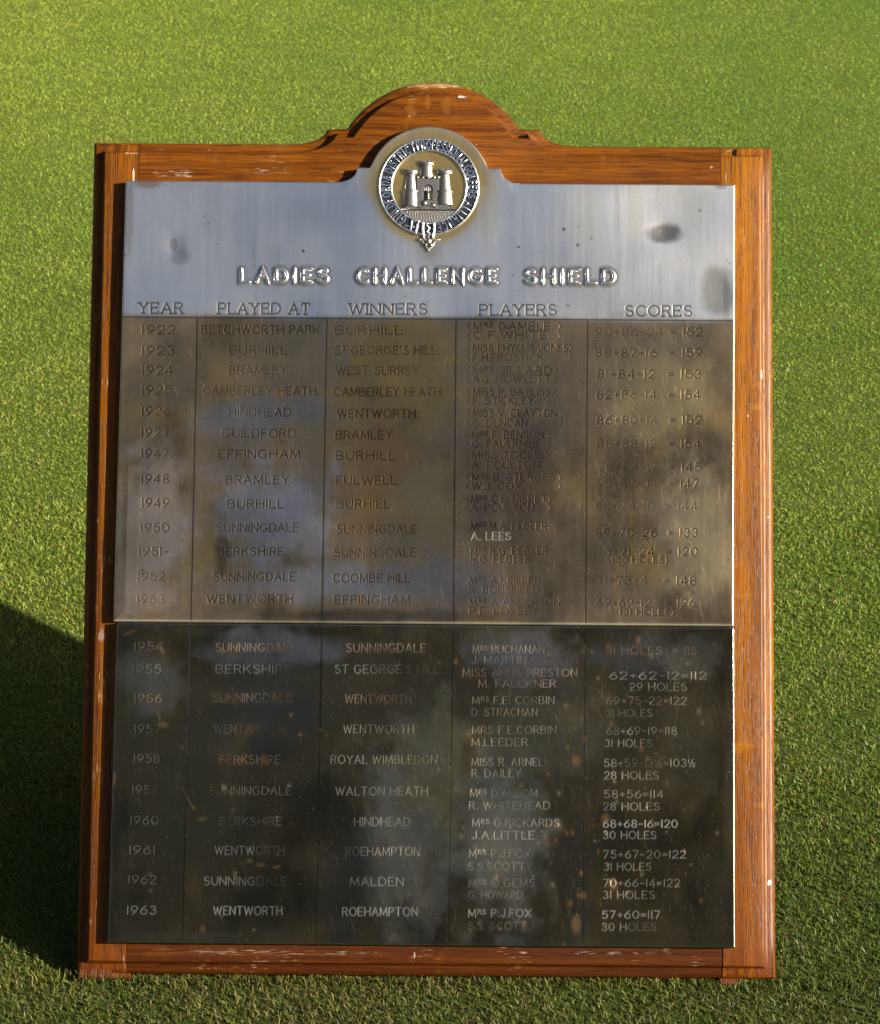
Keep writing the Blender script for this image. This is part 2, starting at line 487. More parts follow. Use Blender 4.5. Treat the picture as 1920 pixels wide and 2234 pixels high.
SCORES = [("90+86-24 = 152", 1204, 1420, 672), ("88+87-16  = 159.", 1204, 1426, 714), ("81+84-12  = 153.", 1208, 1424, 757), ("82+86-14  = 154.", 1207, 1423, 799),
          ("86+80-14  = 152", 1207, 1418, 850), ("88+88-12  = 154", 1208, 1416, 898), ("78+84-17  = 145", 1210, 1417, 945), ("92+89-34  = 147", 1208, 1412, 979),
          ("80+74-10  = 144", 1205, 1410, 1024), ("89+70-26  = 133", 1205, 1410, 1078), ("73+71-24  = 120", 1207, 1410, 1116), ("(30 HOLES)", 1240, 1350, 1133),
          ("71+73+4   = 148", 1208, 1407, 1175), ("69+69-12   = 126", 1206, 1405, 1220), ("(31 HOLES)", 1255, 1363, 1239)]
LOW = [("1954", 273, 330, 1308, 1), ("1955", 270, 326, 1354, 0), ("1956", 273, 327, 1413, 1), ("1957", 273, 325, 1475, 0), ("1958", 272, 323, 1535, 0),
       ("1959", 269, 320, 1598, 0), ("1960", 265, 320, 1660, 0), ("1961", 263, 313, 1720, 0), ("1962", 261, 316, 1780, 0), ("1963", 258, 316, 1842, 2),
       ("SUNNINGDALE", 438, 599, 1310, 1), ("BERKSHIRE", 438, 590, 1354, 0), ("SUNNINGDALE", 433, 590, 1412, 1), ("WENTWORTH", 434, 575, 1475, 1),
       ("BERKSHIRE", 445, 567, 1537, 1), ("SUNNINGDALE", 425, 590, 1600, 0), ("BERKSHIRE", 446, 570, 1662, 0), ("WENTWORTH", 436, 575, 1721, 0),
       ("SUNNINGDALE", 414, 580, 1783, 0), ("WENTWORTH", 433, 571, 1843, 2),
       ("SUNNINGDALE", 702, 862, 1311, 1), ("ST GEORGE'S HILL", 679, 890, 1354, 0), ("WENTWORTH", 700, 832, 1414, 1), ("WENTWORTH", 696, 838, 1475, 0),
       ("ROYAL WIMBLEDON", 671, 885, 1537, 0), ("WALTON HEATH", 680, 866, 1601, 0), ("HINDHEAD", 718, 830, 1663, 0), ("ROEHAMPTON", 700, 850, 1723, 0),
       ("MALDEN", 710, 817, 1784, 0), ("ROEHAMPTON", 694, 845, 1845, 2),
       ("M^RS^ BUCHANAN", 958, 1102, 1314, 0), ("J. MARTIN", 956, 1065, 1335, 0), ("MISS ANNA PRESTON", 938, 1168, 1361, 1), ("M. FAULKNER", 970, 1125, 1383, 1),
       ("M^RS^ F.E. CORBIN", 957, 1122, 1417, 0), ("D. STRACHAN", 956, 1088, 1441, 0), ("MRS F.E.CORBIN", 957, 1126, 1477, 0), ("M.LEEDER", 956, 1068, 1502, 0),
       ("MISS R. ARNELL", 956, 1112, 1542, 0), ("R. DAILEY", 956, 1055, 1565, 0), ("M^RS^ D.ALLOM", 953, 1088, 1605, 0), ("R. WHITEHEAD", 951, 1113, 1630, 0),
       ("M^RS^ G.RICKARDS", 957, 1132, 1665, 0), ("J.A.LITTLE", 957, 1082, 1690, 2), ("M^RS^ P.J.FOX", 951, 1074, 1727, 0), ("S.S.SCOTT", 949, 1062, 1753, 0),
       ("M^RS^ O.GEMS", 950, 1082, 1787, 0), ("G. HOWARD", 949, 1058, 1811, 0), ("M^RS^ P.J.FOX", 949, 1075, 1848, 2), ("S.S. SCOTT", 949, 1065, 1874, 0),
       ("31 HOLES  = 115", 1228, 1410, 1316, 1), ("62+62-12=112", 1235, 1430, 1367, 0), ("29 HOLES", 1275, 1390, 1390, 0), ("69+75-22=122", 1228, 1390, 1418, 1),
       ("31 HOLES", 1228, 1320, 1443, 0), ("68+69-19=118", 1228, 1370, 1479, 0), ("31 HOLES", 1226, 1320, 1504, 0), ("58+59-13½=103½", 1224, 1407, 1544, 0),
       ("28 HOLES", 1224, 1333, 1569, 0), ("58+56=114", 1224, 1343, 1607, 0), ("28 HOLES", 1222, 1335, 1632, 0), ("68+68-16=120", 1222, 1371, 1667, 2),
       ("30 HOLES", 1222, 1328, 1690, 0), ("75+67-20=122", 1222, 1388, 1729, 0), ("31 HOLES", 1224, 1318, 1754, 0), ("70+66-14=122", 1222, 1376, 1787, 0),
       ("31 HOLES", 1222, 1325, 1811, 0), ("57+60=117", 1220, 1336, 1851, 2), ("30 HOLES", 1220, 1328, 1876, 0)]


# ------------------------------------------------------------------ the shield's root
shield = bpy.data.objects.new("trophy_shield", None)
COL.objects.link(shield)
shield.empty_display_size = 0.1
shield.location = NRM * 0.010
shield.rotation_euler = (math.pi / 2 - TILT, 0, 0)
tag(shield, "oak honours board with two engraved tarnished silver plates leaning back on the grass", "shield")

# ------------------------------------------------------------------ oak frame
HW, TOP = 0.310, 0.7524
NOTCH_L, NOTCH_R = (-0.0785, 0.7672), (0.0797, 0.7678)


def arch_arc(n):
    (x0, y0), (x1, y1) = NOTCH_L, NOTCH_R
    ax, ay = 0.0, 0.8112
    half = (x1 - x0) / 2
    rise = ay - (y0 + y1) / 2
    r = (half * half + rise * rise) / (2 * rise)
    cx, cy = (x0 + x1) / 2, ay - r
    a0 = math.atan2(y0 - cy, x0 - cx)
    a1 = math.atan2(y1 - cy, x1 - cx)
    return [(cx + r * math.cos(a0 + (a1 - a0) * i / n), cy + r * math.sin(a0 + (a1 - a0) * i / n)) for i in range(n + 1)]


def cove(x0, y0, x1, y1, n=9, flip=False):
    """quarter hollow from the level top edge up to the little shelf"""
    out = []
    for i in range(n + 1):
        a = math.pi / 2 * i / n
        out.append((x0 + (x1 - x0) * math.sin(a), y0 + (y1 - y0) * (1 - math.cos(a))))
    return out[::-1] if flip else out


outline = [(-HW, 0), (HW, 0), (HW, TOP)]
outline += cove(0.131, TOP, 0.0985, 0.7678, 9)
outline += arch_arc(40)[::-1]
outline += cove(-0.130, TOP, -0.0972, 0.7666, 9, True)
outline += [(-HW, TOP)]
# more points along the straight runs
dense = []
for i, p in enumerate(outline):
    q = outline[(i + 1) % len(outline)]
    L = math.hypot(q[0] - p[0], q[1] - p[1])
    k = max(1, int(L / 0.03))
    for j in range(k):
        dense.append((p[0] + (q[0] - p[0]) * j / k, p[1] + (q[1] - p[1]) * j / k))
outline = dense


def inset(poly, d):
    n = len(poly)
    out = []
    for i in range(n):
        p0, p1, p2 = np.array(poly[i - 1]), np.array(poly[i]), np.array(poly[(i + 1) % n])
        e0, e1 = p1 - p0, p2 - p1
        e0, e1 = e0 / np.linalg.norm(e0), e1 / np.linalg.norm(e1)
        n0, n1 = np.array([-e0[1], e0[0]]), np.array([-e1[1], e1[0]])
        b = n0 + n1
        b = b / max(np.dot(b, b), 0.35) * 2
        out.append(tuple(p1 + b * d))
    return out


PROFILE = [(0.0, -0.024), (0.0, -0.0135), (0.0005, -0.0112), (0.0014, -0.0094), (0.0026, -0.0082), (0.0044, -0.0074), (0.0070, -0.0070), (0.0088, -0.0066),
           (0.0097, -0.0058), (0.0103, -0.0042), (0.0107, -0.0024), (0.0112, -0.0010), (0.0118, -0.00030), (0.0127, 0.0)]
bm = bmesh.new()
rings = []
for d, w in PROFILE:
    ins = inset(outline, d)
    rings.append([bm.verts.new((x, y, w)) for x, y in ins])
for a, b in zip(rings[:-1], rings[1:]):
    for i in range(len(a)):
        j = (i + 1) % len(a)
        bm.faces.new((a[i], a[j], b[j], b[i]))
bm.faces.new(rings[-1])
bm.faces.new(rings[0][::-1])
bmesh.ops.recalc_face_normals(bm, faces=bm.faces)
frame_me = bpy.data.meshes.new("frame_blank")
bm.to_mesh(frame_me)
bm.free()


def cut_piece(name, mat, planes, parent=shield):
    """one timber of the frame: the moulded blank cut by planes (point, normal); the side the normal points to goes"""
    b = bmesh.new()
    b.from_mesh(frame_me)
    for co, no in planes:
        r = bmesh.ops.bisect_plane(b, geom=b.verts[:] + b.edges[:] + b.faces[:], dist=1e-6, plane_co=co, plane_no=no, clear_outer=True)
        ed = [e for e in r['geom_cut'] if isinstance(e, bmesh.types.BMEdge)]
        if ed:
            bmesh.ops.edgeloop_fill(b, edges=ed)
    bmesh.ops.recalc_face_normals(b, faces=b.faces)
    me = bpy.data.meshes.new(name)
    b.to_mesh(me)
    b.free()
    me.polygons.foreach_set('use_smooth', np.ones(len(me.polygons), bool))
    me.set_sharp_from_angle(angle=rad(38))
    return link(name, me, mat, parent)


JL, JR = (-0.2645, -0.0022), (0.2626, 0.0004)       # joints between uprights and rails: u at mid height, lean
g = 0.00022
cut_piece("upright", M_STILE2, [((JL[0] - g, 0, 0), (1, 0.004, 0))])
cut_piece("upright", M_STILE, [((JR[0] + g, 0, 0), (-1, 0, 0))])
cut_piece("top_rail", M_TOP, [((JL[0] + g, 0, 0), (-1, -0.004, 0)), ((JR[0] - g, 0, 0), (1, 0, 0)), ((0, 0.60, 0), (0, -1, 0))])
cut_piece("bottom_rail", M_BOTTOM, [((JL[0] + g, 0, 0), (-1, -0.004, 0)), ((JR[0] - 4 * g, 0, 0), (1, 0, 0)), ((0, 0.16, 0), (0, 1, 0))])
cut_piece("centre_panel", M_STILE2, [((JL[0] + g, 0, 0), (-1, -0.004, 0)), ((JR[0] - g, 0, 0), (1, 0, 0)), ((0, 0.5995, 0), (0, 1, 0)), ((0, 0.1605, 0), (0, -1, 0))])


def splinter(name, poly, w0, w1, mat, parent):
    """a flat slip of timber with a ragged outline, its front edges eased"""
    b = bmesh.new()
    lo = [b.verts.new((x, y, w0)) for x, y in poly]
    mid = [b.verts.new((x, y, w1 - 0.0008)) for x, y in poly]
    hi = [b.verts.new((x, y, w1)) for x, y in inset(poly, 0.0007)]
    for a, c in ((lo, mid), (mid, hi)):
        for i in range(len(a)):
            j = (i + 1) % len(a)
            b.faces.new((a[i], a[j], c[j], c[i]))
    b.faces.new(hi)
    b.faces.new(lo[::-1])
    bmesh.ops.recalc_face_normals(b, faces=b.faces)
    me = bpy.data.meshes.new(name)
    b.to_mesh(me)
    b.free()
    return link(name, me, mat, parent)


# broken slips of bare oak under both lower corners
splinter("foot_block", [(-0.3085, -0.0035), (-0.262, -0.0045), (-0.2615, 0.0008), (-0.2785, 0.0014), (-0.2795, 0.0042), (-0.2835, 0.0050), (-0.3065, 0.0046)],
         -0.022, -0.0075, M_RAW, shield)
splinter("foot_block", [(0.2605, -0.0052), (0.2775, -0.0050), (0.2765, 0.0006), (0.2600, 0.0008)], -0.022, -0.0085, M_RAW, shield)
# hinged prop behind
prop_top = np.array([0.0, 0.40, -0.026])
b = bmesh.new()
foot = np.array([0.0, 0.36, -0.004])
f_l = np.array([foot[0], foot @ UPV - 0.0, (foot - NRM * 0.010) @ NRM])
ax = f_l - prop_top
ln = np.linalg.norm(ax)
ax /= ln
sd = np.array([1.0, 0, 0])
nn = np.cross(ax, sd)
vs = []
for k, wd in ((0, 0.030), (0.5, 0.024), (1, 0.016)):
    for s1, s2 in ((-1, -1), (1, -1), (1, 1), (-1, 1)):
        vs.append(b.verts.new(prop_top + ax * ln * k + sd * wd * s1 + nn * 0.005 * s2))
for k in (0, 4):
    for i in range(4):
        j = (i + 1) % 4
        b.faces.new((vs[k + i], vs[k + j], vs[k + 4 + j], vs[k + 4 + i]))
b.faces.new(vs[0:4][::-1])
b.faces.new(vs[8:12])
bmesh.ops.recalc_face_normals(b, faces=b.faces)
bmesh.ops.bevel(b, geom=b.edges[:], offset=0.0012, segments=2, affect='EDGES')
me = bpy.data.meshes.new("prop")
b.to_mesh(me)
b.free()
link("prop", me, M_BOTTOM, shield)

# ------------------------------------------------------------------ the two plates
STEP = 0.00045
CREST = (-0.0030, 0.7085)            # middle of the round badge
PLATE_R = 0.0563                     # radius of the plate's round head


def cut_grooves(U, V, strokes_hw):
    """depth of engraving (0..1) at each grid vertex; strokes_hw: (polylines, half width in metres, kind)"""
    depth = np.zeros(U.shape, np.float32)
    kinds = np.zeros(U.shape, np.float32)
    nv, nu = U.shape
    uc = U[nv // 2]
    vc = V[:, nu // 2]
    for pls, hw, kind in strokes_hw:
        pad = hw + 0.004
        for pl in pls:
            a = np.array(pl)
            i0, i1 = np.searchsorted(uc, a[:, 0].min() - pad), np.searchsorted(uc, a[:, 0].max() + pad)
            j0, j1 = np.searchsorted(vc, a[:, 1].min() - pad), np.searchsorted(vc, a[:, 1].max() + pad)
            if i1 <= i0 or j1 <= j0:
                continue
            uu, vv = U[j0:j1, i0:i1], V[j0:j1, i0:i1]
            best = np.full(uu.shape, 1.0)
            for p, q in zip(a[:-1], a[1:]):
                e = q - p
                L2 = max(float(e @ e), 1e-12)
                t = np.clip(((uu - p[0]) * e[0] + (vv - p[1]) * e[1]) / L2, 0, 1)
                best = np.minimum(best, np.hypot(uu - p[0] - t * e[0], vv - p[1] - t * e[1]))
            d = np.clip(1.25 - best / hw, 0, 1)
            depth[j0:j1, i0:i1] = np.maximum(depth[j0:j1, i0:i1], d)
            if kind:
                k = np.exp(-(best / 0.0022) ** 2) * 1.0
                if kind == 2:
                    k = -(best < hw * 1.3).astype(float)
                sl = kinds[j0:j1, i0:i1]
                kinds[j0:j1, i0:i1] = np.where(np.abs(k) > np.abs(sl), k, sl)
    return depth, kinds


def scratches(U, V, n, seed, ang, spread, ln, region=None):
    """fine bright scratches as a 0..1 map on the grid"""
    rng = np.random.default_rng(seed)
    out = np.zeros(U.shape, np.float32)
    nv, nu = U.shape
    uc, vc = U[nv // 2], V[:, nu // 2]
    du, dv = uc[1] - uc[0], vc[1] - vc[0]
    k = 0
    while k < n:
        x, y = rng.uniform(uc[0], uc[-1]), rng.uniform(vc[0], vc[-1])
        if region is not None and rng.random() > region(x, y):
            k += 1
            continue
        a = rad(ang + rng.normal(0, spread))
        L = ln * rng.lognormal(0, 0.6)
        bend = rng.normal(0, 0.5)
        m = max(4, int(L / 0.0003))
        t = np.linspace(-0.5, 0.5, m)
        aa = a + bend * t * 0.35
        xs = x + np.cumsum(np.cos(aa)) * L / m
        ys = y + np.cumsum(np.sin(aa)) * L / m
        fi, fj = (xs - uc[0]) / du, (ys - vc[0]) / dv
        amp = rng.uniform(0.2, 1.0) * (1 - (2 * t) ** 2)
        i0, j0 = np.floor(fi).astype(int), np.floor(fj).astype(int)
        for di in (0, 1):
            for dj in (0, 1):
                w = np.abs(1 - di - (fi - i0)) * np.abs(1 - dj - (fj - j0)) * amp
                ii, jj = i0 + di, j0 + dj
                ok = (ii >= 0) & (ii < nu) & (jj >= 0) & (jj < nv)
                np.maximum.at(out, (jj[ok], ii[ok]), w[ok])
        k += 1
    return out


def blotch(U, V, px, py, rx, ry, seed, ragged=0.6, soft=0.6, ang=0.0):
    """a stain or painted reflection with a ragged soft edge, centred at a measured place; radii in millimetres"""
    cu, cv = uv(px, py)
    x, y = (U - cu) * 1000, (V - cv) * 1000
    c, s = math.cos(rad(ang)), math.sin(rad(ang))
    x, y = x * c + y * s, -x * s + y * c
    r = np.hypot(x / rx, y / ry)
    r = r + ragged * (fbm(U * 60, V * 60, seed, 4) - 0.5) * 2 * np.minimum(1, r + 0.3)
    return 1 - sstep(1 - soft, 1 + soft * 0.4, r)


def paint(col, mask, c, k=1.0):
    m = np.clip(mask * k, 0, 1)[..., None]
    return col * (1 - m) + np.array(c) * m


def plate_mesh(name, U, V, Wd, quads_extra=None, col=None, dull=None):
    nv, nu = U.shape
    P = np.stack([U, V, Wd], -1).reshape(-1, 3)
    idx = np.arange(nv * nu).reshape(nv, nu)
    Q = np.stack([idx[:-1, :-1], idx[:-1, 1:], idx[1:, 1:], idx[1:, :-1]], -1).reshape(-1, 4)
    return P, Q, idx


def finish_plate(name, P, Q, border, col, dull):
    """adds the folded-back sides round the border and the attributes; border = vertex ids anticlockwise"""
    n0 = len(P)
    B = np.array(border)
    base = P[B].copy()
    base[:, 2] = 0.0002
    P = np.concatenate([P, base])
    k = np.arange(len(B))
    kn = (k + 1) % len(B)
    S = np.stack([B[k], n0 + k, n0 + kn, B[kn]], -1)
    me = mesh_np(name, P, np.concatenate([Q, S]))
    c = np.ones((len(P), 4), np.float32)
    c[:n0, :3] = col
    c[n0:, :3] = col[B] * 0.8
    r = np.concatenate([dull, dull[B]]).astype(np.float32)
    at = me.attributes.new('tarnish_reflection', 'FLOAT_COLOR', 'POINT')
    at.data.foreach_set('color', c.ravel())
    at = me.attributes.new('dullness', 'FLOAT', 'POINT')
    at.data.foreach_set('value', r)
    smooth(me)
    return link(name, me, M_PLATE, shield)


SILVER = np.array((0.80, 0.79, 0.77))
RUST = (0.62, 0.27, 0.09)
GOLD = (0.56, 0.37, 0.12)
BROWN = (0.42, 0.275, 0.125)
DARKT = (0.17, 0.125, 0.075)
VIOLET = (0.42, 0.355, 0.345)


def round_edge(d, r=0.0013):
    d = np.clip(d, 0, r)
    return -(r - np.sqrt(np.maximum(r * r - (r - d) ** 2, 0))) * 0.85


def edge_white(U, V, d, seed):
    """pale line along the folded edges, their sun highlight put into the colour"""
    return np.exp(-(d / 0.0014) ** 2) * (0.5 + 0.5 * fbm(U * 90, V * 90, seed, 3))


# ---- upper plate
UV0, UV1 = 0.3116, 0.7127
UL = lambda v: -0.2813 + (v - UV0) / (UV1 - UV0) * 0.0031
UR = lambda v: 0.2720 + (v - UV0) / (UV1 - UV0) * 0.0026
nu = int((0.5545) / STEP)
nv = int((UV1 - UV0) / STEP)
s = np.linspace(0, 1, nu)
vrow = np.linspace(UV0, UV1, nv)
vmain = np.repeat(vrow[:, None], nu, 1)
umain = UL(vmain) * (1 - s[None]) + UR(vmain) * s[None]


def head_top(u):
    """height of the plate's upper edge: level, hollow shoulder, little shelf, round head"""
    y = np.full(u.shape, UV1)
    xa, xb, xc = -0.0862, -0.0680, -0.0545
    xd, xe, xf = 0.0485, 0.0618, 0.0790
    sh = 0.7262
    k = (u > xa) & (u <= xb)
    t = (u[k] - xa) / (xb - xa)
    y[k] = UV1 + (sh - UV1) * (1 - np.sqrt(np.maximum(1 - t * t, 0)))
    y[(u > xb) & (u < xe)] = sh
    k = (u >= xe) & (u < xf)
    t = (xf - u[k]) / (xf - xe)
    y[k] = UV1 + (sh - UV1) * (1 - np.sqrt(np.maximum(1 - t * t, 0)))
    k = np.abs(u - CREST[0]) < PLATE_R
    y[k] = np.maximum(y[k], CREST[1] + np.sqrt(PLATE_R ** 2 - (u[k] - CREST[0]) ** 2))
    return y


utop = umain[-1]
ha, hb = np.searchsorted(utop, -0.0862) - 1, np.searchsorted(utop, 0.0790) + 1
uh = utop[ha:hb]
ht = head_top(uh)
nh = int((ht.max() - UV1) / STEP)
kk = np.arange(1, nh + 1) / nh
vhead = UV1 + (ht - UV1)[None] * kk[:, None]
uhead = np.repeat(uh[None], nh, 0)

hdr_v = 0.5874
up_strokes = []
for tx, a, bb, y in HEAD:
    up_strokes.append((fit(tx, a, bb, y, 21, True), 0.00090, 0))
for tx, a, bb, y in YEARS:
    up_strokes.append((fit(tx, a, bb, y, 17), 0.00070, 0))
for tx, a, bb, y in PLAYED + WINNERS + SCORES:
    up_strokes.append((fit(tx, a, bb, y, 16.5 if y not in (1133, 1239) else 12), 0.00065, 0))
for tx, a, bb, y in PLAYERS:
    up_strokes.append((fit(tx, a, bb, y, 14.5), 0.00058, 2 if tx == "A. LEES" else 0))
for tx, a, bb, y in BRACES:
    up_strokes.append((fit(tx, a, bb, y, 14), 0.00042, 0))
rules_up = [[(-0.2795, hdr_v - 0.0003), (0.2733, hdr_v + 0.0003)]]
rule_cols = [[(a, hdr_v - 0.001), (bq, 0.3125)] for a, bq in ((-0.2113, -0.2120), (-0.0942, -0.0953), (0.0223, 0.0221), (0.1409, 0.1399))]
dep, kin = cut_grooves(umain, vmain, up_strokes)
worn = np.where(vmain < hdr_v, 0.62 + 0.38 * sstep(0.34, 0.58, fbm(umain * 26, vmain * 26, 22, 3)), 1.0)
dep = dep * worn
rul, _ = cut_grooves(umain, vmain, [(rules_up, 0.00070, 0), (rule_cols, 0.00070, 0)])

U, V = umain, vmain
d_edge = np.minimum(np.minimum(U - UL(V), UR(V) - U), V - UV0)
d_top = np.hypot(np.maximum(np.minimum(U + 0.0862, 0.0790 - U), 0), UV1 - V)
d_all = np.minimum(d_edge, d_top)
wav = (fbm(U * 9, V * 7, 11, 2) - 0.5) * 0.0016 + (fbm(U * 26, V * 22, 12, 2) - 0.5) * 0.00025
# the field below the heading line is dished a little: the line itself is a soft crease
crease = -0.00018 * np.exp(-((V - hdr_v) / 0.004) ** 2)
dent = -0.0011 * np.exp(-(((U - uv(1345, 468)[0]) / 0.011) ** 2 + ((V - uv(1345, 468)[1]) / 0.008) ** 2))
dent += -0.0013 * np.exp(-(((U - uv(355, 500)[0]) / 0.008) ** 2 + ((V - uv(355, 500)[1]) / 0.010) ** 2)) * 0.5
dent += -0.0009 * np.exp(-(((U - uv(1455, 590)[0]) / 0.016) ** 2 + ((V - uv(1455, 590)[1]) / 0.022) ** 2))
dent += 0.0016 * np.exp(-(((U - uv(300, 1060)[0]) / 0.032) ** 2 + ((V - uv(300, 1060)[1]) / 0.05) ** 2))
dent += 0.0014 * np.exp(-(((U - uv(540, 1000)[0]) / 0.05) ** 2 + ((V - uv(540, 1000)[1]) / 0.045) ** 2))
Wm = PLATE_W + (wav + crease + dent) * np.clip(d_all / 0.01, 0, 1) - 0.00022 * dep - 0.00010 * rul + round_edge(d_all)

field = 1 - sstep(hdr_v - 0.003, hdr_v + 0.004, V + 0.006 * (fbm(U * 18, V * 18, 21, 3) - 0.5))   # heavily tarnished part, the mirrored tree line also painted in
col = np.zeros(U.shape + (3,)) + SILVER * np.array((1.06, 1.04, 1.02))
dull = 0.338 + 0.10 * (fbm(U * 10, V * 10, 35, 3) - 0.5) + 0.03 * (fbm(U * 300, V * 12, 36, 2) - 0.5) + 0.05 * sstep(0.05, 0.27, U)
streak = fbm(U * 420, V * 16, 31, 3)
col = paint(col, sstep(0.55, 0.8, streak) * sstep(0.45, 0.7, fbm(U * 14, V * 14, 33, 3)), (0.66, 0.58, 0.42), 0.35)
col = paint(col, (1 - field) * sstep(0.45, 0.75, fbm(U * 11, V * 11, 37, 4)), (0.62, 0.58, 0.52), 0.35)
col = paint(col, field, BROWN, 0.90)
cloud = fbm(U * 16, V * 16, 41, 5)
col = paint(col, field * sstep(0.50, 0.72, cloud), GOLD, 0.55)
col = paint(col, field * sstep(0.52, 0.75, fbm(U * 22, V * 13, 43, 5)), DARKT, 0.65)
col = paint(col, field * sstep(0.50, 0.75, fbm(U * 260, V * 10, 44, 3)), (0.42, 0.35, 0.24), 0.35)
for px, py, rx, ry, c, k, sd in (
        (300, 1080, 40, 74, (0.62, 0.50, 0.40), 0.9, 51), (560, 1040, 62, 55, (0.58, 0.51, 0.49), 0.9, 52), (480, 860, 50, 16, (0.40, 0.38, 0.38), 0.6, 53),
        (820, 770, 60, 52, GOLD, 0.85, 54), (760, 960, 40, 62, (0.50, 0.28, 0.12), 0.85, 55), (1330, 780, 60, 60, (0.60, 0.46, 0.24), 0.85, 56), (880, 1010, 40, 40, (0.58, 0.40, 0.16), 0.7, 48),
        (1040, 960, 55, 60, (0.26, 0.175, 0.12), 0.7, 57), (1410, 1080, 40, 62, (0.66, 0.53, 0.31), 0.85, 58), (330, 760, 35, 40, (0.22, 0.19, 0.13), 0.6, 59),
        (640, 1180, 120, 18, (0.56, 0.50, 0.47), 0.75, 60), (760, 1245, 120, 7, (0.13, 0.10, 0.07), 0.7, 47), (540, 830, 62, 14, (0.38, 0.34, 0.32), 0.7, 49), (450, 1130, 8, 22, DARKT, 0.7, 61), (900, 1180, 70, 26, (0.33, 0.30, 0.29), 0.6, 62)):
    bmk = blotch(U, V, px, py, rx, ry, sd) * (0.25 + 0.75 * field)  # stained metal plus the soft shapes it mirrors, put into the colour
    col = paint(col, bmk, c, k)
dull = dull + field * 0.075 * sstep(-0.10, -0.25, U) + field * (-0.085 + 0.12 * (fbm(U * 30, V * 30, 63, 4) - 0.4))
col = col * (1 - field[..., None] * (1 - np.array((1.05, 0.99, 0.92))))
# warm stain round the raised title and round the badge, smudges and spots in the bright part
tit = np.zeros(U.shape)
TITLE = [("LADIES", 488, 663, 558), ("CHALLENGE", 724, 1004, 559), ("SHIELD", 1064, 1243, 560)]
tit, _ = cut_grooves(umain, vmain, [(fit(tx, a, bb, y, 27, False, 0.52), 0.0042, 0) for tx, a, bb, y in TITLE])
col = paint(col, tit * (0.4 + 0.6 * fbm(U * 120, V * 50, 65, 3)), (0.27, 0.14, 0.045), 1.15)
rb = np.hypot(U - CREST[0], V - CREST[1])
gold_ring = np.exp(-(np.maximum(rb - 0.046, 0) / (0.007 + 0.006 * sstep(0.690, UV1, V))) ** 2)
col = paint(col, gold_ring, (0.74, 0.47, 0.13), 0.95)
rb2 = np.hypot((U - CREST[0]) / 0.9, (V - (CREST[1] - 0.056)) / 1.1)
col = paint(col, np.exp(-(rb2 / 0.012) ** 2), (0.50, 0.38, 0.2), 0.7)
for px, py, rx, ry, c, k, sd in ((1345, 472, 15, 10, (0.22, 0.205, 0.18), 0.85, 71), (1452, 590, 17, 24, (0.34, 0.32, 0.27), 0.75, 72), (352, 492, 3.5, 7, (0.35, 0.33, 0.31), 0.6, 73),
                                  (365, 520, 9, 7, (0.45, 0.42, 0.38), 0.5, 74), (300, 371, 12, 4, RUST, 0.6, 75), (262, 430, 4, 40, (0.62, 0.44, 0.26), 0.4, 76),
                                  (614, 508, 1.6, 1.6, (0.1, 0.09, 0.08), 0.9, 77), (1141, 464, 1.8, 1.8, (0.25, 0.14, 0.08), 0.9, 78), (1169, 496, 1.4, 1.4, (0.25, 0.16, 0.1), 0.9, 79),
                                  (1170, 458, 1.1, 0.8, (0.2, 0.15, 0.1), 0.9, 80), (1050, 500, 1.6, 0.9, (0.3, 0.12, 0.06), 0.9, 81), (415, 437, 1, 1, (0.3, 0.17, 0.1), 0.8, 82),
                                  (440, 495, 0.9, 0.9, (0.2, 0.15, 0.1), 0.8, 83), (1460, 378, 6, 3, (0.35, 0.3, 0.25), 0.6, 84), (1300, 640, 30, 5, (0.5, 0.47, 0.42), 0.4, 85), (985, 430, 12, 30, (0.86, 0.76, 0.52), 0.5, 86), (1190, 440, 14, 30, (0.86, 0.80, 0.64), 0.4, 92), (1290, 430, 9, 26, (0.9, 0.82, 0.62), 0.4, 93), (1400, 400, 22, 20, (0.86, 0.82, 0.7), 0.4, 94), (640, 430, 60, 18, (0.66, 0.66, 0.68), 0.35, 95), (420, 590, 60, 14, (0.9, 0.88, 0.84), 0.4, 96)):
    col = paint(col, blotch(U, V, px, py, rx, ry, sd, 0.4, 0.5), c, k)
rng = np.random.default_rng(7)
for i in range(420):
    px, py = rng.uniform(250, 1480), rng.uniform(400, 1250) if i % 5 == 0 else rng.uniform(680, 1250)
    cu, cv = uv(px, py)
    r = 0.0004 + 0.0009 * rng.random() ** 2.5
    i0, j0 = np.searchsorted(U[nv // 2], cu), np.searchsorted(vrow, cv)
    sl = (slice(max(j0 - 8, 0), j0 + 8), slice(max(i0 - 8, 0), i0 + 8))
    mk = np.exp(-(np.hypot(U[sl] - cu, V[sl] - cv) / r) ** 2)
    col[sl] = paint(col[sl], mk, RUST if rng.random() < 0.55 else (0.12, 0.10, 0.08), 0.7)
scr = scratches(U, V, 1500, 5, 100, 12, 0.007, lambda x, y: (0.10 if y > hdr_v else 0.35 + 0.65 * (x > 0.0) * (0.3 + 0.7 * (x > 0.15))))
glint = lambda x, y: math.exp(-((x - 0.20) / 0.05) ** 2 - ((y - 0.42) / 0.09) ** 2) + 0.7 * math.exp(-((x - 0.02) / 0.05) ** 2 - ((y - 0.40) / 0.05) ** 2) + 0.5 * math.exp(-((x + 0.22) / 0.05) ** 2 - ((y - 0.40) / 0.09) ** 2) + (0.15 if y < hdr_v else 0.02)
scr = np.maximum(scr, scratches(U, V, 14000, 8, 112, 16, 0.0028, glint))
scr = np.maximum(scr, 0.7 * scratches(U, V, 900, 6, 62, 15, 0.008, lambda x, y: 0.05 if y > hdr_v else (1.0 if (x > 0.10 and y < 0.50) else 0.25)))
col = paint(col, scr, (0.70, 0.62, 0.44), 0.45)
dull = dull + 0.13 * scr
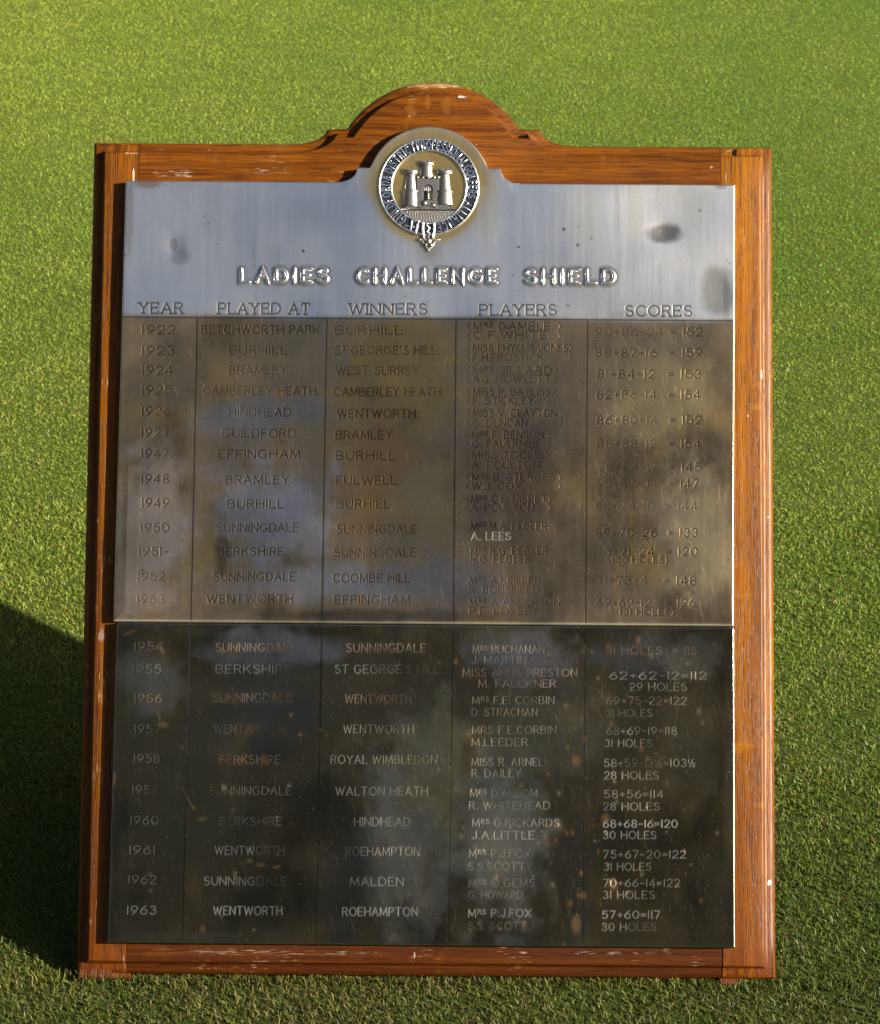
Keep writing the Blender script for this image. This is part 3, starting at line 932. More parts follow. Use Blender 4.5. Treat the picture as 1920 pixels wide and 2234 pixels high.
col = paint(col, np.maximum(dep, rul), (0.06, 0.053, 0.043), 0.88)
dull = dull + 0.05 * dep
col = paint(col, np.clip(-kin, 0, 1), (0.40, 0.40, 0.38), 0.5)
dull = np.where(kin < -0.2, 0.42, dull)
ew = edge_white(U, V, d_edge, 87)
col = paint(col, ew, (0.62, 0.60, 0.55), 0.4)
verd = np.exp(-((V - UV0) / 0.0018) ** 2)
col = paint(col, verd * (0.4 + 0.6 * fbm(U * 150, V * 150, 88, 3)), (0.36, 0.42, 0.33), 0.8)
dull = np.clip(dull + 0.25 * verd, 0.12, 0.8)

rh = np.hypot(uhead - CREST[0], vhead - CREST[1])
in_head = vhead > 0.7262 + 0.0002
d_head = np.where(np.abs(uhead - CREST[0]) < 0.052, PLATE_R - rh, ht[None] - vhead)
Wh = PLATE_W + (fbm(uhead * 9, vhead * 7, 11, 2) - 0.5) * 0.0016 * np.clip((0.73 - vhead) / 0.01, 0, 1) + round_edge(np.maximum(d_head, 0))
colh = np.zeros(uhead.shape + (3,)) + SILVER * np.array((1.06, 1.04, 1.02))
colh = paint(colh, np.exp(-(np.maximum(rh - 0.046, 0) / 0.013) ** 2), (0.74, 0.47, 0.13), 0.95)
colh = paint(colh, sstep(0.5, 0.8, fbm(uhead * 60, vhead * 60, 90, 4)) * np.clip((vhead - UV1) / 0.02, 0, 1), (0.62, 0.52, 0.33), 0.4)
colh = paint(colh, sstep(0.45, 0.75, fbm(uhead * 11, vhead * 11, 37, 4)) * np.clip((0.73 - vhead) / 0.015, 0, 1), (0.62, 0.58, 0.52), 0.35)
dullh = 0.338 + 0.10 * (fbm(uhead * 10, vhead * 10, 35, 3) - 0.5) + 0.03 * (fbm(uhead * 300, vhead * 12, 36, 2) - 0.5)

nmain = U.size
P = np.concatenate([np.stack([U, V, Wm], -1).reshape(-1, 3), np.stack([uhead, vhead, Wh], -1).reshape(-1, 3)])
idx = np.arange(nmain).reshape(nv, nu)
Q = [np.stack([idx[:-1, :-1], idx[:-1, 1:], idx[1:, 1:], idx[1:, :-1]], -1).reshape(-1, 4)]
ih = nmain + np.arange(uhead.size).reshape(uhead.shape)
ih = np.concatenate([idx[-1:, ha:hb], ih])
Q.append(np.stack([ih[:-1, :-1], ih[:-1, 1:], ih[1:, 1:], ih[1:, :-1]], -1).reshape(-1, 4))
border = list(idx[0, :]) + list(idx[1:, -1]) + list(idx[-1, hb:-1][::-1]) + list(ih[-1][::-1]) + list(idx[-1, 1:ha][::-1]) + list(idx[1:, 0][::-1])
upper = finish_plate("upper_plate", P, np.concatenate(Q), border, np.concatenate([col.reshape(-1, 3), colh.reshape(-1, 3)]),
                     np.concatenate([dull.ravel(), dullh.ravel()]))
upper['label'] = "upper silver plate with round head, bright above the heading line and tarnished brown with painted reflections below"

# ---- lower plate
LV0, LV1 = 0.0275, 0.3106
LL = lambda v: -0.2802 + (v - LV0) / (LV1 - LV0) * 0.0021
LR = lambda v: 0.2724 + 0 * v
nv = int((LV1 - LV0) / STEP)
s = np.linspace(0, 1, nu)
vrow = np.linspace(LV0, LV1, nv)
V = np.repeat(vrow[:, None], nu, 1)
U = LL(V) * (1 - s[None]) + LR(V) * s[None]
lo_strokes = [(fit(tx, a, bb, y, 16.5 if a < 900 else 15), 0.00055 if k != 2 else 0.00048, k) for tx, a, bb, y, k in LOW]
dep, kin = cut_grooves(U, V, lo_strokes)
dep = dep * (0.50 + 0.50 * sstep(0.32, 0.56, fbm(U * 26, V * 26, 122, 3)))
rul, _ = cut_grooves(U, V, [([[(a, 0.3100), (bq, 0.030)] for a, bq in ((-0.2120, -0.2152), (-0.0953, -0.0968), (0.0221, 0.0195), (0.1400, 0.1376))], 0.00050, 0)])
d_all = np.minimum(np.minimum(U - LL(V), LR(V) - U), np.minimum(V - LV0, LV1 - V))
wav = (fbm(U * 8 + 3, V * 8, 111, 2) - 0.5) * 0.0016 + (fbm(U * 24, V * 20, 112, 2) - 0.5) * 0.0002
roll = -0.00055 * np.exp(-(LV1 - V) / 0.010)
Wm = PLATE_W + (wav + roll) * np.clip(d_all / 0.01, 0, 1) - 0.00022 * dep - 0.00010 * rul + round_edge(d_all, 0.0011)
col = np.zeros(U.shape + (3,)) + np.array((0.150, 0.122, 0.070))
cloud = fbm(U * 14, V * 14, 141, 5)
col = paint(col, sstep(0.45, 0.70, cloud), (0.070, 0.060, 0.041), 0.7)
col = paint(col, sstep(0.52, 0.74, fbm(U * 20, V * 12, 143, 5)), (0.25, 0.195, 0.09), 0.6)
col = paint(col, sstep(0.5, 0.8, fbm(U * 240, V * 12, 144, 3)), (0.18, 0.155, 0.11), 0.25)
for px, py, rx, ry, c, k, sd in ((560, 1310, 70, 20, (0.40, 0.385, 0.37), 0.6, 151), (1070, 1330, 48, 28, (0.42, 0.385, 0.37), 0.7, 152), (300, 1370, 28, 34, (0.34, 0.33, 0.29), 0.55, 153),
                                  (1310, 1330, 52, 20, (0.28, 0.27, 0.26), 0.5, 154), (1010, 1700, 48, 80, (0.47, 0.44, 0.36), 0.85, 155), (820, 1690, 46, 90, (0.42, 0.395, 0.33), 0.85, 156), (1100, 1480, 60, 40, (0.27, 0.24, 0.15), 0.7, 146),
                                  (880, 1540, 40, 70, (0.38, 0.32, 0.18), 0.75, 157), (1400, 1500, 30, 60, (0.26, 0.23, 0.14), 0.6, 147), (540, 1420, 45, 45, (0.11, 0.11, 0.10), 0.6, 158), (700, 1780, 30, 60, (0.12, 0.115, 0.105), 0.6, 159),
                                  (1165, 1780, 15, 60, (0.10, 0.10, 0.09), 0.6, 160), (1400, 1330, 30, 20, (0.5, 0.46, 0.34), 0.5, 161)):
    col = paint(col, blotch(U, V, px, py, rx, ry, sd), c, k)  # tarnished patches, with mirrored sky and dark figures painted into the colour
dull = 0.235 + 0.14 * (fbm(U * 30, V * 30, 163, 4) - 0.4)
col = col * np.array((1.10, 1.0, 0.86))
# copper showing: flecks, drips and the halo of the rusty engraving
rng = np.random.default_rng(17)
for i in range(620):
    px = rng.uniform(240, 1480) if i % 2 else rng.normal(1230, 150)
    py = rng.uniform(1290, 1890) if i % 3 else rng.normal(1720, 90)
    cu, cv = uv(px, py)
    r = 0.0003 + 0.0017 * rng.random() ** 6
    i0, j0 = np.searchsorted(U[nv // 2], cu), np.searchsorted(vrow, cv)
    if i0 < 3 or i0 > nu - 3 or j0 < 3 or j0 > nv - 3:
        continue
    h = 14
    sl = (slice(max(j0 - h, 0), j0 + h), slice(max(i0 - h, 0), i0 + h))
    q = np.hypot(U[sl] - cu, (V[sl] - cv) * rng.uniform(0.6, 1.0)) * (0.75 + 0.5 * fbm(U[sl] * 900, V[sl] * 900, i, 2))
    mk = np.exp(-(q / r) ** 2)
    c = ((0.50, 0.22, 0.07), (0.36, 0.17, 0.07), (0.42, 0.32, 0.17))[rng.integers(0, 3)]
    col[sl] = paint(col[sl], mk, c, rng.uniform(0.35, 0.85))
    dull[sl] = dull[sl] + 0.10 * mk
for px, py, rx, ry, ang in ((410, 1657, 6, 2.2, 10), (385, 1625, 1.2, 14, 28), (528, 1750, 5, 2.6, 5), (230, 1580, 2.5, 7, -10), (965, 1600, 1.1, 20, 40), (1010, 1640, 0.8, 6, 60),
                             (262, 1280, 7, 1.4, 20), (322, 1450, 1.4, 9, 15), (330, 1467, 4, 2.5, 0), (1166, 1540, 5, 7, 20), (1225, 1655, 5, 5, 0), (1133, 1672, 4, 3, 0), (1166, 1870, 4, 8, 0),
                             (1180, 1812, 4, 6, 0), (1063, 1870, 3, 7, 0), (1240, 1790, 5, 5, 0), (505, 1742, 3, 2, 0), (560, 1755, 3, 1.2, 5), (410, 1880, 3, 3, 0)):
    bmk = blotch(U, V, px, py, rx, ry, int(px), 0.8, 0.8, ang)
    col = paint(col, bmk, (0.46, 0.23, 0.09), 0.55)
    dull = dull + 0.08 * bmk
col = paint(col, np.clip(kin, 0, 1) * sstep(0.35, 0.65, fbm(U * 110, V * 110, 171, 4)), (0.40, 0.19, 0.07), 0.55)
scr = scratches(U, V, 1300, 25, 105, 14, 0.007, lambda x, y: 0.4 + 0.6 * (x > -0.08))
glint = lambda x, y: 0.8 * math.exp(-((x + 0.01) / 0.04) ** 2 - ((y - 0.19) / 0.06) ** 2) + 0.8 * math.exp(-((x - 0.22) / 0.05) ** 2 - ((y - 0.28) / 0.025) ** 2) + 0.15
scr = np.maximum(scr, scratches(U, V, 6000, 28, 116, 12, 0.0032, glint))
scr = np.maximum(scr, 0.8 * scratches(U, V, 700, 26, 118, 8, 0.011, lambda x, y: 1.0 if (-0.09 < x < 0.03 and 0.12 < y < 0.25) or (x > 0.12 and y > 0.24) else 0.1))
col = paint(col, scr, (0.62, 0.54, 0.38), 0.30)
dull = dull + 0.14 * scr
lit = vnoise(U * 30 + 2, V * 30, 173)
col = paint(col, rul, (0.045, 0.042, 0.036), 0.85)
col = paint(col, rul * sstep(-0.17, -0.20, U) * sstep(0.08, 0.28, V), (0.42, 0.42, 0.40), 0.6)
col = paint(col, dep, (0.27, 0.26, 0.235), 0.55)
col = paint(col, dep * sstep(0.35, 0.70, lit), (0.42, 0.41, 0.37), 0.65)
dull = dull + 0.14 * dep
col = paint(col, np.clip(-kin, 0, 1), (0.34, 0.34, 0.32), 0.5)
dull = np.where(kin < -0.2, 0.38, dull)
col = paint(col, edge_white(U, V, np.minimum(LV1 - V, np.minimum(U - LL(V), LR(V) - U)), 187), (0.50, 0.50, 0.49), 0.5)
verd = np.exp(-((V - LV0) / 0.0025) ** 2)
col = paint(col, verd, (0.16, 0.20, 0.10), 0.5)
dull = np.clip(dull, 0.12, 0.8)
idx = np.arange(U.size).reshape(nv, nu)
Q = np.stack([idx[:-1, :-1], idx[:-1, 1:], idx[1:, 1:], idx[1:, :-1]], -1).reshape(-1, 4)
border = list(idx[0, :]) + list(idx[1:, -1]) + list(idx[-1, :-1][::-1]) + list(idx[1:-1, 0][::-1])
lower = finish_plate("lower_plate", np.stack([U, V, Wm], -1).reshape(-1, 3), Q, border, col.reshape(-1, 3), dull.ravel())
lower['label'] = "lower plate, almost black with orange copper flecks"


# ------------------------------------------------------------------ raised work
class MB:
    """collects vertices and faces, builds one mesh"""
    def __init__(self):
        self.v, self.f = [], []

    def ridge(self, pl, hw, w0, hgt, seg=6, flat=False, full=0.8):
        """half-round bead along a polyline with rounded ends"""
        p = [np.array(q, float) for q in pl]
        if len(p) > 2 and np.linalg.norm(p[0] - p[-1]) < 1e-9:
            p = p[:-1]
            closed = True
        else:
            closed = False
        n = len(p)
        base = len(self.v)
        nrm = []
        for i in range(n):
            a = p[i - 1] if (i > 0 or closed) else p[i]
            c = p[(i + 1) % n] if (i < n - 1 or closed) else p[i]
            e0, e1 = p[i] - a, c - p[i]
            l0, l1 = np.linalg.norm(e0), np.linalg.norm(e1)
            e0 = e0 / l0 if l0 > 1e-12 else e1 / l1
            e1 = e1 / l1 if l1 > 1e-12 else e0
            m = np.array([-(e0 + e1)[1], (e0 + e1)[0]])
            L = np.linalg.norm(m)
            m = m / L if L > 1e-9 else np.array([-e0[1], e0[0]])
            sc = 1 / max(abs(m @ np.array([-e0[1], e0[0]])), 0.55)
            nrm.append(m * sc)
        for i in range(n):
            for k in range(seg + 1):
                a = math.pi * k / seg
                if flat:
                    x = (-1, -1, -0.8, 0, 0.8, 1, 1)[k]
                    z = (0, 0.8, 1, 1, 1, 0.8, 0)[k]
                else:
                    x, z = -math.cos(a), math.sin(a) ** full
                q = p[i] + nrm[i] * hw * x
                self.v.append((q[0], q[1], w0 + hgt * z))
        for i in range(n if closed else n - 1):
            j = (i + 1) % n
            for k in range(seg):
                A, B = base + i * (seg + 1) + k, base + j * (seg + 1) + k
                self.f.append((A, A + 1, B + 1, B))
        if not closed:
            for i, s in ((0, -1), (n - 1, 1)):
                o = p[1] - p[0] if i == 0 else p[-1] - p[-2]
                o = o / np.linalg.norm(o) * s
                side = np.array([-o[1], o[0]]) * (1 if s > 0 else -1)
                prev = [base + i * (seg + 1) + k for k in range(seg + 1)]
                for r in range(1, 4):
                    th = math.pi / 2 * r / 3
                    cur = []
                    for k in range(seg + 1):
                        a = math.pi * k / seg
                        x, z = -math.cos(a) * math.cos(th), math.sin(a) ** full
                        z *= (1 if r < 2 else 0.85 if r == 2 else 0.0)
                        q = p[i] + side * hw * x + o * hw * math.sin(th) * (abs(math.sin(a)) ** 0.5 if r < 3 else 1)
                        cur.append(len(self.v))
                        self.v.append((q[0], q[1], w0 + hgt * z))
                    for k in range(seg):
                        self.f.append((prev[k], prev[k + 1], cur[k + 1], cur[k]))
                    prev = cur

    def prism(self, poly, w0, w1, ease=0.0006):
        base = len(self.v)
        n = len(poly)
        area = sum(poly[i - 1][0] * poly[i][1] - poly[i][0] * poly[i - 1][1] for i in range(n))
        if area < 0:
            poly = poly[::-1]
        for ring, w in ((poly, w0), (poly, w1 - ease), (inset(poly, ease * 0.8), w1)):
            self.v += [(x, y, w) for x, y in ring]
        for r in (0, 1):
            for i in range(n):
                j = (i + 1) % n
                self.f.append((base + r * n + i, base + r * n + j, base + (r + 1) * n + j, base + (r + 1) * n + i))
        self.f.append(tuple(base + 2 * n + i for i in range(n)))

    def turned(self, cx, prof, w0, depth=1.0, seg=12):
        """half of a turned form lying against the plate; prof: (height, radius)"""
        base = len(self.v)
        for y, r in prof:
            for k in range(seg + 1):
                a = math.pi * k / seg
                self.v.append((cx - r * math.cos(a), y, w0 + r * math.sin(a) * depth))
        for i in range(len(prof) - 1):
            for k in range(seg):
                A = base + i * (seg + 1) + k
                self.f.append((A, A + 1, A + seg + 2, A + seg + 1))

    def blob(self, x, y, rx, ry, w0, h, ang=0.0, nr=6, ns=14):
        base = len(self.v)
        c, s = math.cos(rad(ang)), math.sin(rad(ang))
        self.v.append((x, y, w0 + h))
        for i in range(1, nr + 1):
            th = math.pi / 2 * i / nr
            for k in range(ns):
                a = 2 * math.pi * k / ns
                px, py = rx * math.sin(th) * math.cos(a), ry * math.sin(th) * math.sin(a)
                self.v.append((x + px * c - py * s, y + px * s + py * c, w0 + h * math.cos(th)))
        for k in range(ns):
            self.f.append((base, base + 1 + k, base + 1 + (k + 1) % ns))
        for i in range(nr - 1):
            for k in range(ns):
                A = base + 1 + i * ns
                self.f.append((A + k, A + ns + k, A + ns + (k + 1) % ns, A + (k + 1) % ns))

    def build(self, name, mat, parent, angle=40):
        me = bpy.data.meshes.new(name)
        me.from_pydata([tuple(map(float, q)) for q in self.v], [], self.f)
        b = bmesh.new()
        b.from_mesh(me)
        bmesh.ops.recalc_face_normals(b, faces=b.faces)
        b.to_mesh(me)
        b.free()
        smooth(me)
        me.set_sharp_from_angle(angle=rad(angle))
        return link(name, me, mat, parent)


# title in rounded raised letters, one mesh for each word
for tx, a, bb, y in TITLE:
    mb = MB()
    for pl in fit(tx, a, bb, y, 27, False, 0.52):
        mb.ridge(pl, 0.00190, PLATE_W - 0.0002, 0.0028, 12, full=0.72)
    mb.build("title_word", M_CHROME, upper, 60)

# badge: belt with lettering, castle on its mound, buckle and tongue
crest = bpy.data.objects.new("crest", None)
COL.objects.link(crest)
crest.parent = shield
crest.location = (CREST[0], CREST[1], 0)
W0 = PLATE_W - 0.0003
cpx = lambda x, y: ((x - 892) / 5.566 / 2.4187 / 1000 * 1.0, -(y - 815) / 5.566 / 2.4187 / 1000 * 1.0)   # badge close-up -> metres
RO, RI = 0.0456, 0.0334
circ = lambda r, n=96: [(r * math.cos(2 * math.pi * i / n), r * 0.985 * math.sin(2 * math.pi * i / n)) for i in range(n)]
mb = MB()
base = 0
n = 96
for r, w in ((RO, W0), (RO, W0 + 0.0016), (RI, W0 + 0.0016), (RI, W0)):
    mb.v += [(x, y, w) for x, y in circ(r, n)]
for k in range(3):
    for i in range(n):
        j = (i + 1) % n
        mb.f.append((k * n + i, k * n + j, (k + 1) * n + j, (k + 1) * n + i))
belt = mb.build("belt", M_DARK, crest)
mb = MB()
for r in (RO - 0.0007, RI + 0.0006):
    c = circ(r, n)
    mb.ridge(c + [c[0]], 0.00100, W0 + 0.0010, 0.0019, 8)
mb.build("belt_rim", M_RING, crest, 60)
mb = MB()
rb0, hgt = RI + 0.0025, 0.0070
for word, a0, a1 in (("GUILDFORD", 233, 176), ("&", 168, 168), ("DISTRICT", 158, 112), ("PROFESSIONAL", 104.5, 35), ("GOLFERS", 27, -13), ("ALLIANCE", -24, -76)):
    ws = [G[ch][0] * 0.62 + 0.30 for ch in word]
    tot = sum(ws) - (ws[0] + ws[-1]) / 2
    pos = 0.0
    for i, ch in enumerate(word):
        if i:
            pos += (ws[i - 1] + ws[i]) / 2
        ang = rad(a0 + (a1 - a0) * (pos / tot if tot > 0 else 0))
        for pl in G[ch][1]:
            q = []
            for x, y in pl:
                r = rb0 + y * hgt
                t = ang - (x - G[ch][0] / 2) * 0.00415 / (RI + 0.006)
                q.append((r * math.cos(t), r * 0.985 * math.sin(t)))
            mb.ridge(q, 0.00052, W0 + 0.0013, 0.0011, 6, True)
letters = mb.build("belt_lettering", M_RING, belt, 60)

castle = MB()
mm = lambda x: x / 5.566 / 2.4187 / 1000


def tower(x, y0, y1, r0, r1, depth, w0, cap_r, cap_h, skirt=None):
    """y measured in the close-up, downwards; a tapered round tower with courses, skirt and battlemented cap"""
    prof = []
    cx = cpx(x, 0)[0]
    if skirt:
        ys, rs = skirt
        nrow = 6
        for i in range(nrow):
            t = i / (nrow - 1)
            yy = y0 + (ys - y0) * t
            rr = rs * 1.02 + (rs * 0.86 - rs * 1.02) * t
            prof += [(cpx(0, yy)[1], mm(rr)), (cpx(0, yy)[1] + 0.00004, mm(rr * 0.975))]
        prof += [(cpx(0, ys + 6)[1], mm(rs)), (cpx(0, ys - 14)[1], mm(rs * 0.98)), (cpx(0, ys - 26)[1], mm(r0))]
        y0 = ys - 26
    nrow = 8
    for i in range(nrow + 1):
        t = i / nrow
        yy = y0 + (y1 - y0) * t
        rr = r0 + (r1 - r0) * t
        prof += [(cpx(0, yy)[1], mm(rr)), (cpx(0, yy)[1] + 0.00005, mm(rr * 0.965))]
    yc = cpx(0, y1)[1]
    prof += [(yc + 0.0001, mm(cap_r * 0.9)), (yc + 0.0006, mm(cap_r)), (yc + mm(cap_h) * 0.55, mm(cap_r)), (yc + mm(cap_h) * 0.56, mm(cap_r * 0.8)), (yc + mm(cap_h) * 0.56, 0)]
    castle.turned(cx, prof, w0, depth)
    for k in range(4):                                     # merlons
        a = math.pi * (0.14 + 0.24 * k)
        xx = cx - mm(cap_r) * 0.86 * math.cos(a)
        ww = w0 + mm(cap_r) * depth * 0.86 * math.sin(a)
        hw = mm(cap_r) * 0.17
        y_ = yc + mm(cap_h) * 0.5
        castle.prism([(xx - hw, y_), (xx + hw, y_), (xx + hw, y_ + mm(cap_h) * 0.5), (xx - hw, y_ + mm(cap_h) * 0.5)], ww - 0.001, ww + 0.0007, 0.0002)


tower(858, 700, 556, 88, 70, 0.55, W0 + 0.0012, 88, 66)
tower(668, 1062, 662, 78, 58, 0.62, W0 + 0.0010, 93, 72, (882, 104))
tower(1080, 1042, 662, 78, 58, 0.62, W0 + 0.0010, 93, 72, (882, 104))
# curtain wall with gate
wall = [cpx(*q) for q in ((745, 1000), (825, 1000), (822, 850), (835, 815), (860, 795), (890, 790), (915, 800), (935, 825), (940, 850), (942, 1000), (1012, 1000), (1012, 715), (745, 715))]
castle.prism(wall, W0, W0 + 0.0034, 0.0003)
for k in range(8):                                         # courses of the wall
    yy = 735 + k * 30
    for xa, xb in (((752, 1004),) if k < 2 else ((752, 815), (946, 1004))):
        castle.ridge([cpx(xa, yy), cpx(xb, yy)], 0.00018, W0 + 0.0033, 0.00022, 4)
for x in (752, 815, 885, 955, 1004):
    castle.blob(*cpx(x, 702), mm(22), mm(22), W0 + 0.0028, 0.0014)
gate = castle.build("castle", M_CREST, crest, 35)
mb = MB()
mb.prism([cpx(*q) for q in ((820, 990), (946, 990), (944, 840), (925, 800), (886, 785), (845, 798), (820, 840))], W0, W0 + 0.0006, 0.0002)
mb.build("gateway", M_DARK, gate)
mb = MB()
mb.prism([cpx(*q) for q in ((826, 868), (938, 868), (936, 830), (915, 806), (886, 798), (850, 808), (828, 832))], W0 + 0.0006, W0 + 0.0022, 0.0003)
for k in range(5):
    mb.ridge([cpx(838 + 23 * k, 815 + 12 * abs(k - 2)), cpx(838 + 23 * k, 866)], 0.0002, W0 + 0.0021, 0.0004, 4)
mb.build("portcullis", M_CREST, gate)
mb = MB()
mb.ridge([cpx(886, 960), cpx(884, 905)], mm(17), W0 + 0.0006, 0.0024, 8)
mb.ridge([cpx(888, 985), cpx(868, 955)], mm(9), W0 + 0.0006, 0.0018, 6)
mb.ridge([cpx(915, 985), cpx(898, 950)], mm(9), W0 + 0.0006, 0.0018, 6)
mb.blob(*cpx(880, 880), mm(15), mm(16), W0 + 0.0008, 0.0024)
mb.build("figure_in_gate", M_CREST, crest, 60)
mb = MB()
hill = [cpx(*q) for q in ((535, 1108), (620, 1052), (720, 1010), (800, 985), (900, 975), (1000, 985), (1090, 1018), (1170, 1060), (1222, 1100), (1222, 1112))]
mb.prism(hill, W0, W0 + 0.0040, 0.0012)
mb.build("mound", M_CREST, crest, 50)
mb = MB()                                                    # the dog lying on the mound
mb.blob(*cpx(838, 1024), mm(40), mm(36), W0 + 0.0036, 0.0021)
mb.blob(*cpx(945, 1048), mm(32), mm(27), W0 + 0.0036, 0.0017, -35)
mb.ridge([cpx(775, 1082), cpx(830, 1068), cpx(880, 1045), cpx(925, 1060), cpx(985, 1078)], mm(12), W0 + 0.0036, 0.0016, 6)
mb.ridge([cpx(870, 1010), cpx(900, 1052)], mm(10), W0 + 0.0036, 0.0016, 6)
mb.build("recumbent_dog", M_CREST, crest, 60)
mb = MB()                                                    # masonry base under the mound
low_poly = [cpx(560, 1112), cpx(1215, 1112)] + [(RI * 1.0 * math.cos(rad(a)), RI * 0.985 * math.sin(rad(a))) for a in range(-44, -138, -6)]
mb.prism(low_poly, W0, W0 + 0.0022, 0.0003)
rng = np.random.default_rng(3)
for r in range(8):
    yy = 1124 + r * 19
    half = math.sqrt(max(0, (RI * 5.566 * 2.4187 * 1000 - 8) ** 2 - (yy - 815) ** 2))
    x = 892 - half + rng.uniform(0, 20)
    while x < 892 + half - 26:
        w = rng.uniform(22, 40)
        if 580 < x < 1190:
            mb.blob(*cpx(x + w / 2, yy), mm(w * 0.44), mm(8), W0 + 0.0020, 0.0006, 0, 2, 8)
        x += w
mb.build("masonry_base", M_CREST, crest, 50)
# buckle, keeper and hanging tongue
mb = MB()
mb.ridge([cpx(*q) for q in ((690, 1235), (668, 1370), (735, 1395), (770, 1245), (690, 1235))], mm(13), W0 + 0.0016, 0.0020, 8)
mb.ridge([cpx(600, 1300), cpx(720, 1315)], mm(9), W0 + 0.0020, 0.0016, 6)
mb.build("buckle", M_CHROME, crest, 60)
mb = MB()
mb.prism([cpx(*q) for q in ((800, 1262), (985, 1262), (990, 1440), (800, 1440))], W0, W0 + 0.0012, 0.0003)
strap = mb.build("hanging_strap", M_DARK, crest)
mb = MB()
mb.ridge([cpx(828, 1268), cpx(824, 1360), cpx(838, 1450)], mm(17), W0 + 0.0010, 0.0027, 8)
mb.ridge([cpx(958, 1268), cpx(962, 1360), cpx(948, 1450)], mm(17), W0 + 0.0010, 0.0027, 8)
mb.ridge([cpx(*q) for q in ((870, 1290), (910, 1330), (880, 1370), (915, 1400), (890, 1440))], mm(8), W0 + 0.0010, 0.0014, 6)
mb.build("strap_edge", M_CHROME, strap, 60)
mb = MB()
mb.ridge([cpx(*q) for q in ((770, 1475), (820, 1490), (835, 1530), (870, 1570), (892, 1600))], mm(20), W0, 0.0027, 8)
mb.ridge([cpx(*q) for q in ((1020, 1472), (965, 1490), (952, 1530), (915, 1570), (892, 1600))], mm(20), W0, 0.0027, 8)
mb.blob(*cpx(892, 1490), mm(50), mm(55), W0, 0.0040)
mb.blob(*cpx(862, 1540), mm(22), mm(30), W0 + 0.001, 0.0034)
mb.blob(*cpx(924, 1540), mm(22), mm(30), W0 + 0.001, 0.0034)
mb.blob(*cpx(790, 1472), mm(26), mm(20), W0, 0.0030)
mb.blob(*cpx(1008, 1472), mm(26), mm(20), W0, 0.0030)
mb.blob(*cpx(892, 1585), mm(20), mm(24), W0, 0.0026)
mb.build("tongue_end", M_CREST, crest, 60)

# ------------------------------------------------------------------ the green
GZ = -0.0062
m = NT("turf_soil")
co = m.n('TexCoord').outputs['Object']
c = m.ramp(m.noise(co, 220, 5, 0.65), [(0.3, (0.050, 0.066, 0.012)), (0.5, (0.105, 0.135, 0.018)), (0.7, (0.17, 0.19, 0.035))])
c = m.mix(sub(m, m.noise(co, 1.3, 3), 0.4, 2), c, (0.12, 0.15, 0.02))
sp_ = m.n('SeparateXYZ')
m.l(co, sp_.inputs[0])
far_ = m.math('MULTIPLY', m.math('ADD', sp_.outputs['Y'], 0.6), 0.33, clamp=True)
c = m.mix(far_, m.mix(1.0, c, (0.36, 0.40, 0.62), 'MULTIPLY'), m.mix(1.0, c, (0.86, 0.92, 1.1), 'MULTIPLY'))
p = m.n('BsdfPrincipled', Roughness=0.9)
p.inputs['Specular IOR Level'].default_value = 0.1
m.l(c, p.inputs['Base Color'])
m.l(p.outputs[0], m.out.inputs[0])
b = bmesh.new()
bmesh.ops.create_grid(b, x_segments=40, y_segments=40, size=300)
me = bpy.data.meshes.new("putting_green")
b.to_mesh(me)
b.free()
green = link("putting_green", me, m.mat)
green.location = (0, 0, GZ)
tag(green, "close mown turf of the putting green", "ground", kind='structure')

m = NT("grass_blade")
ca = m.n('Attribute', attribute_name='blade')
d1 = m.n('BsdfPrincipled', Roughness=0.5)
d1.inputs['Specular IOR Level'].default_value = 0.25
m.l(ca.outputs['Color'], d1.inputs['Base Color'])
tr = m.n('BsdfTranslucent')
m.l(ca.outputs['Color'], tr.inputs['Color'])
mx = m.n('MixShader')
mx.inputs[0].default_value = 0.30
m.l(d1.outputs[0], mx.inputs[1])
m.l(tr.outputs[0], mx.inputs[2])
m.l(mx.outputs[0], m.out.inputs[0])
M_BLADE = m.mat


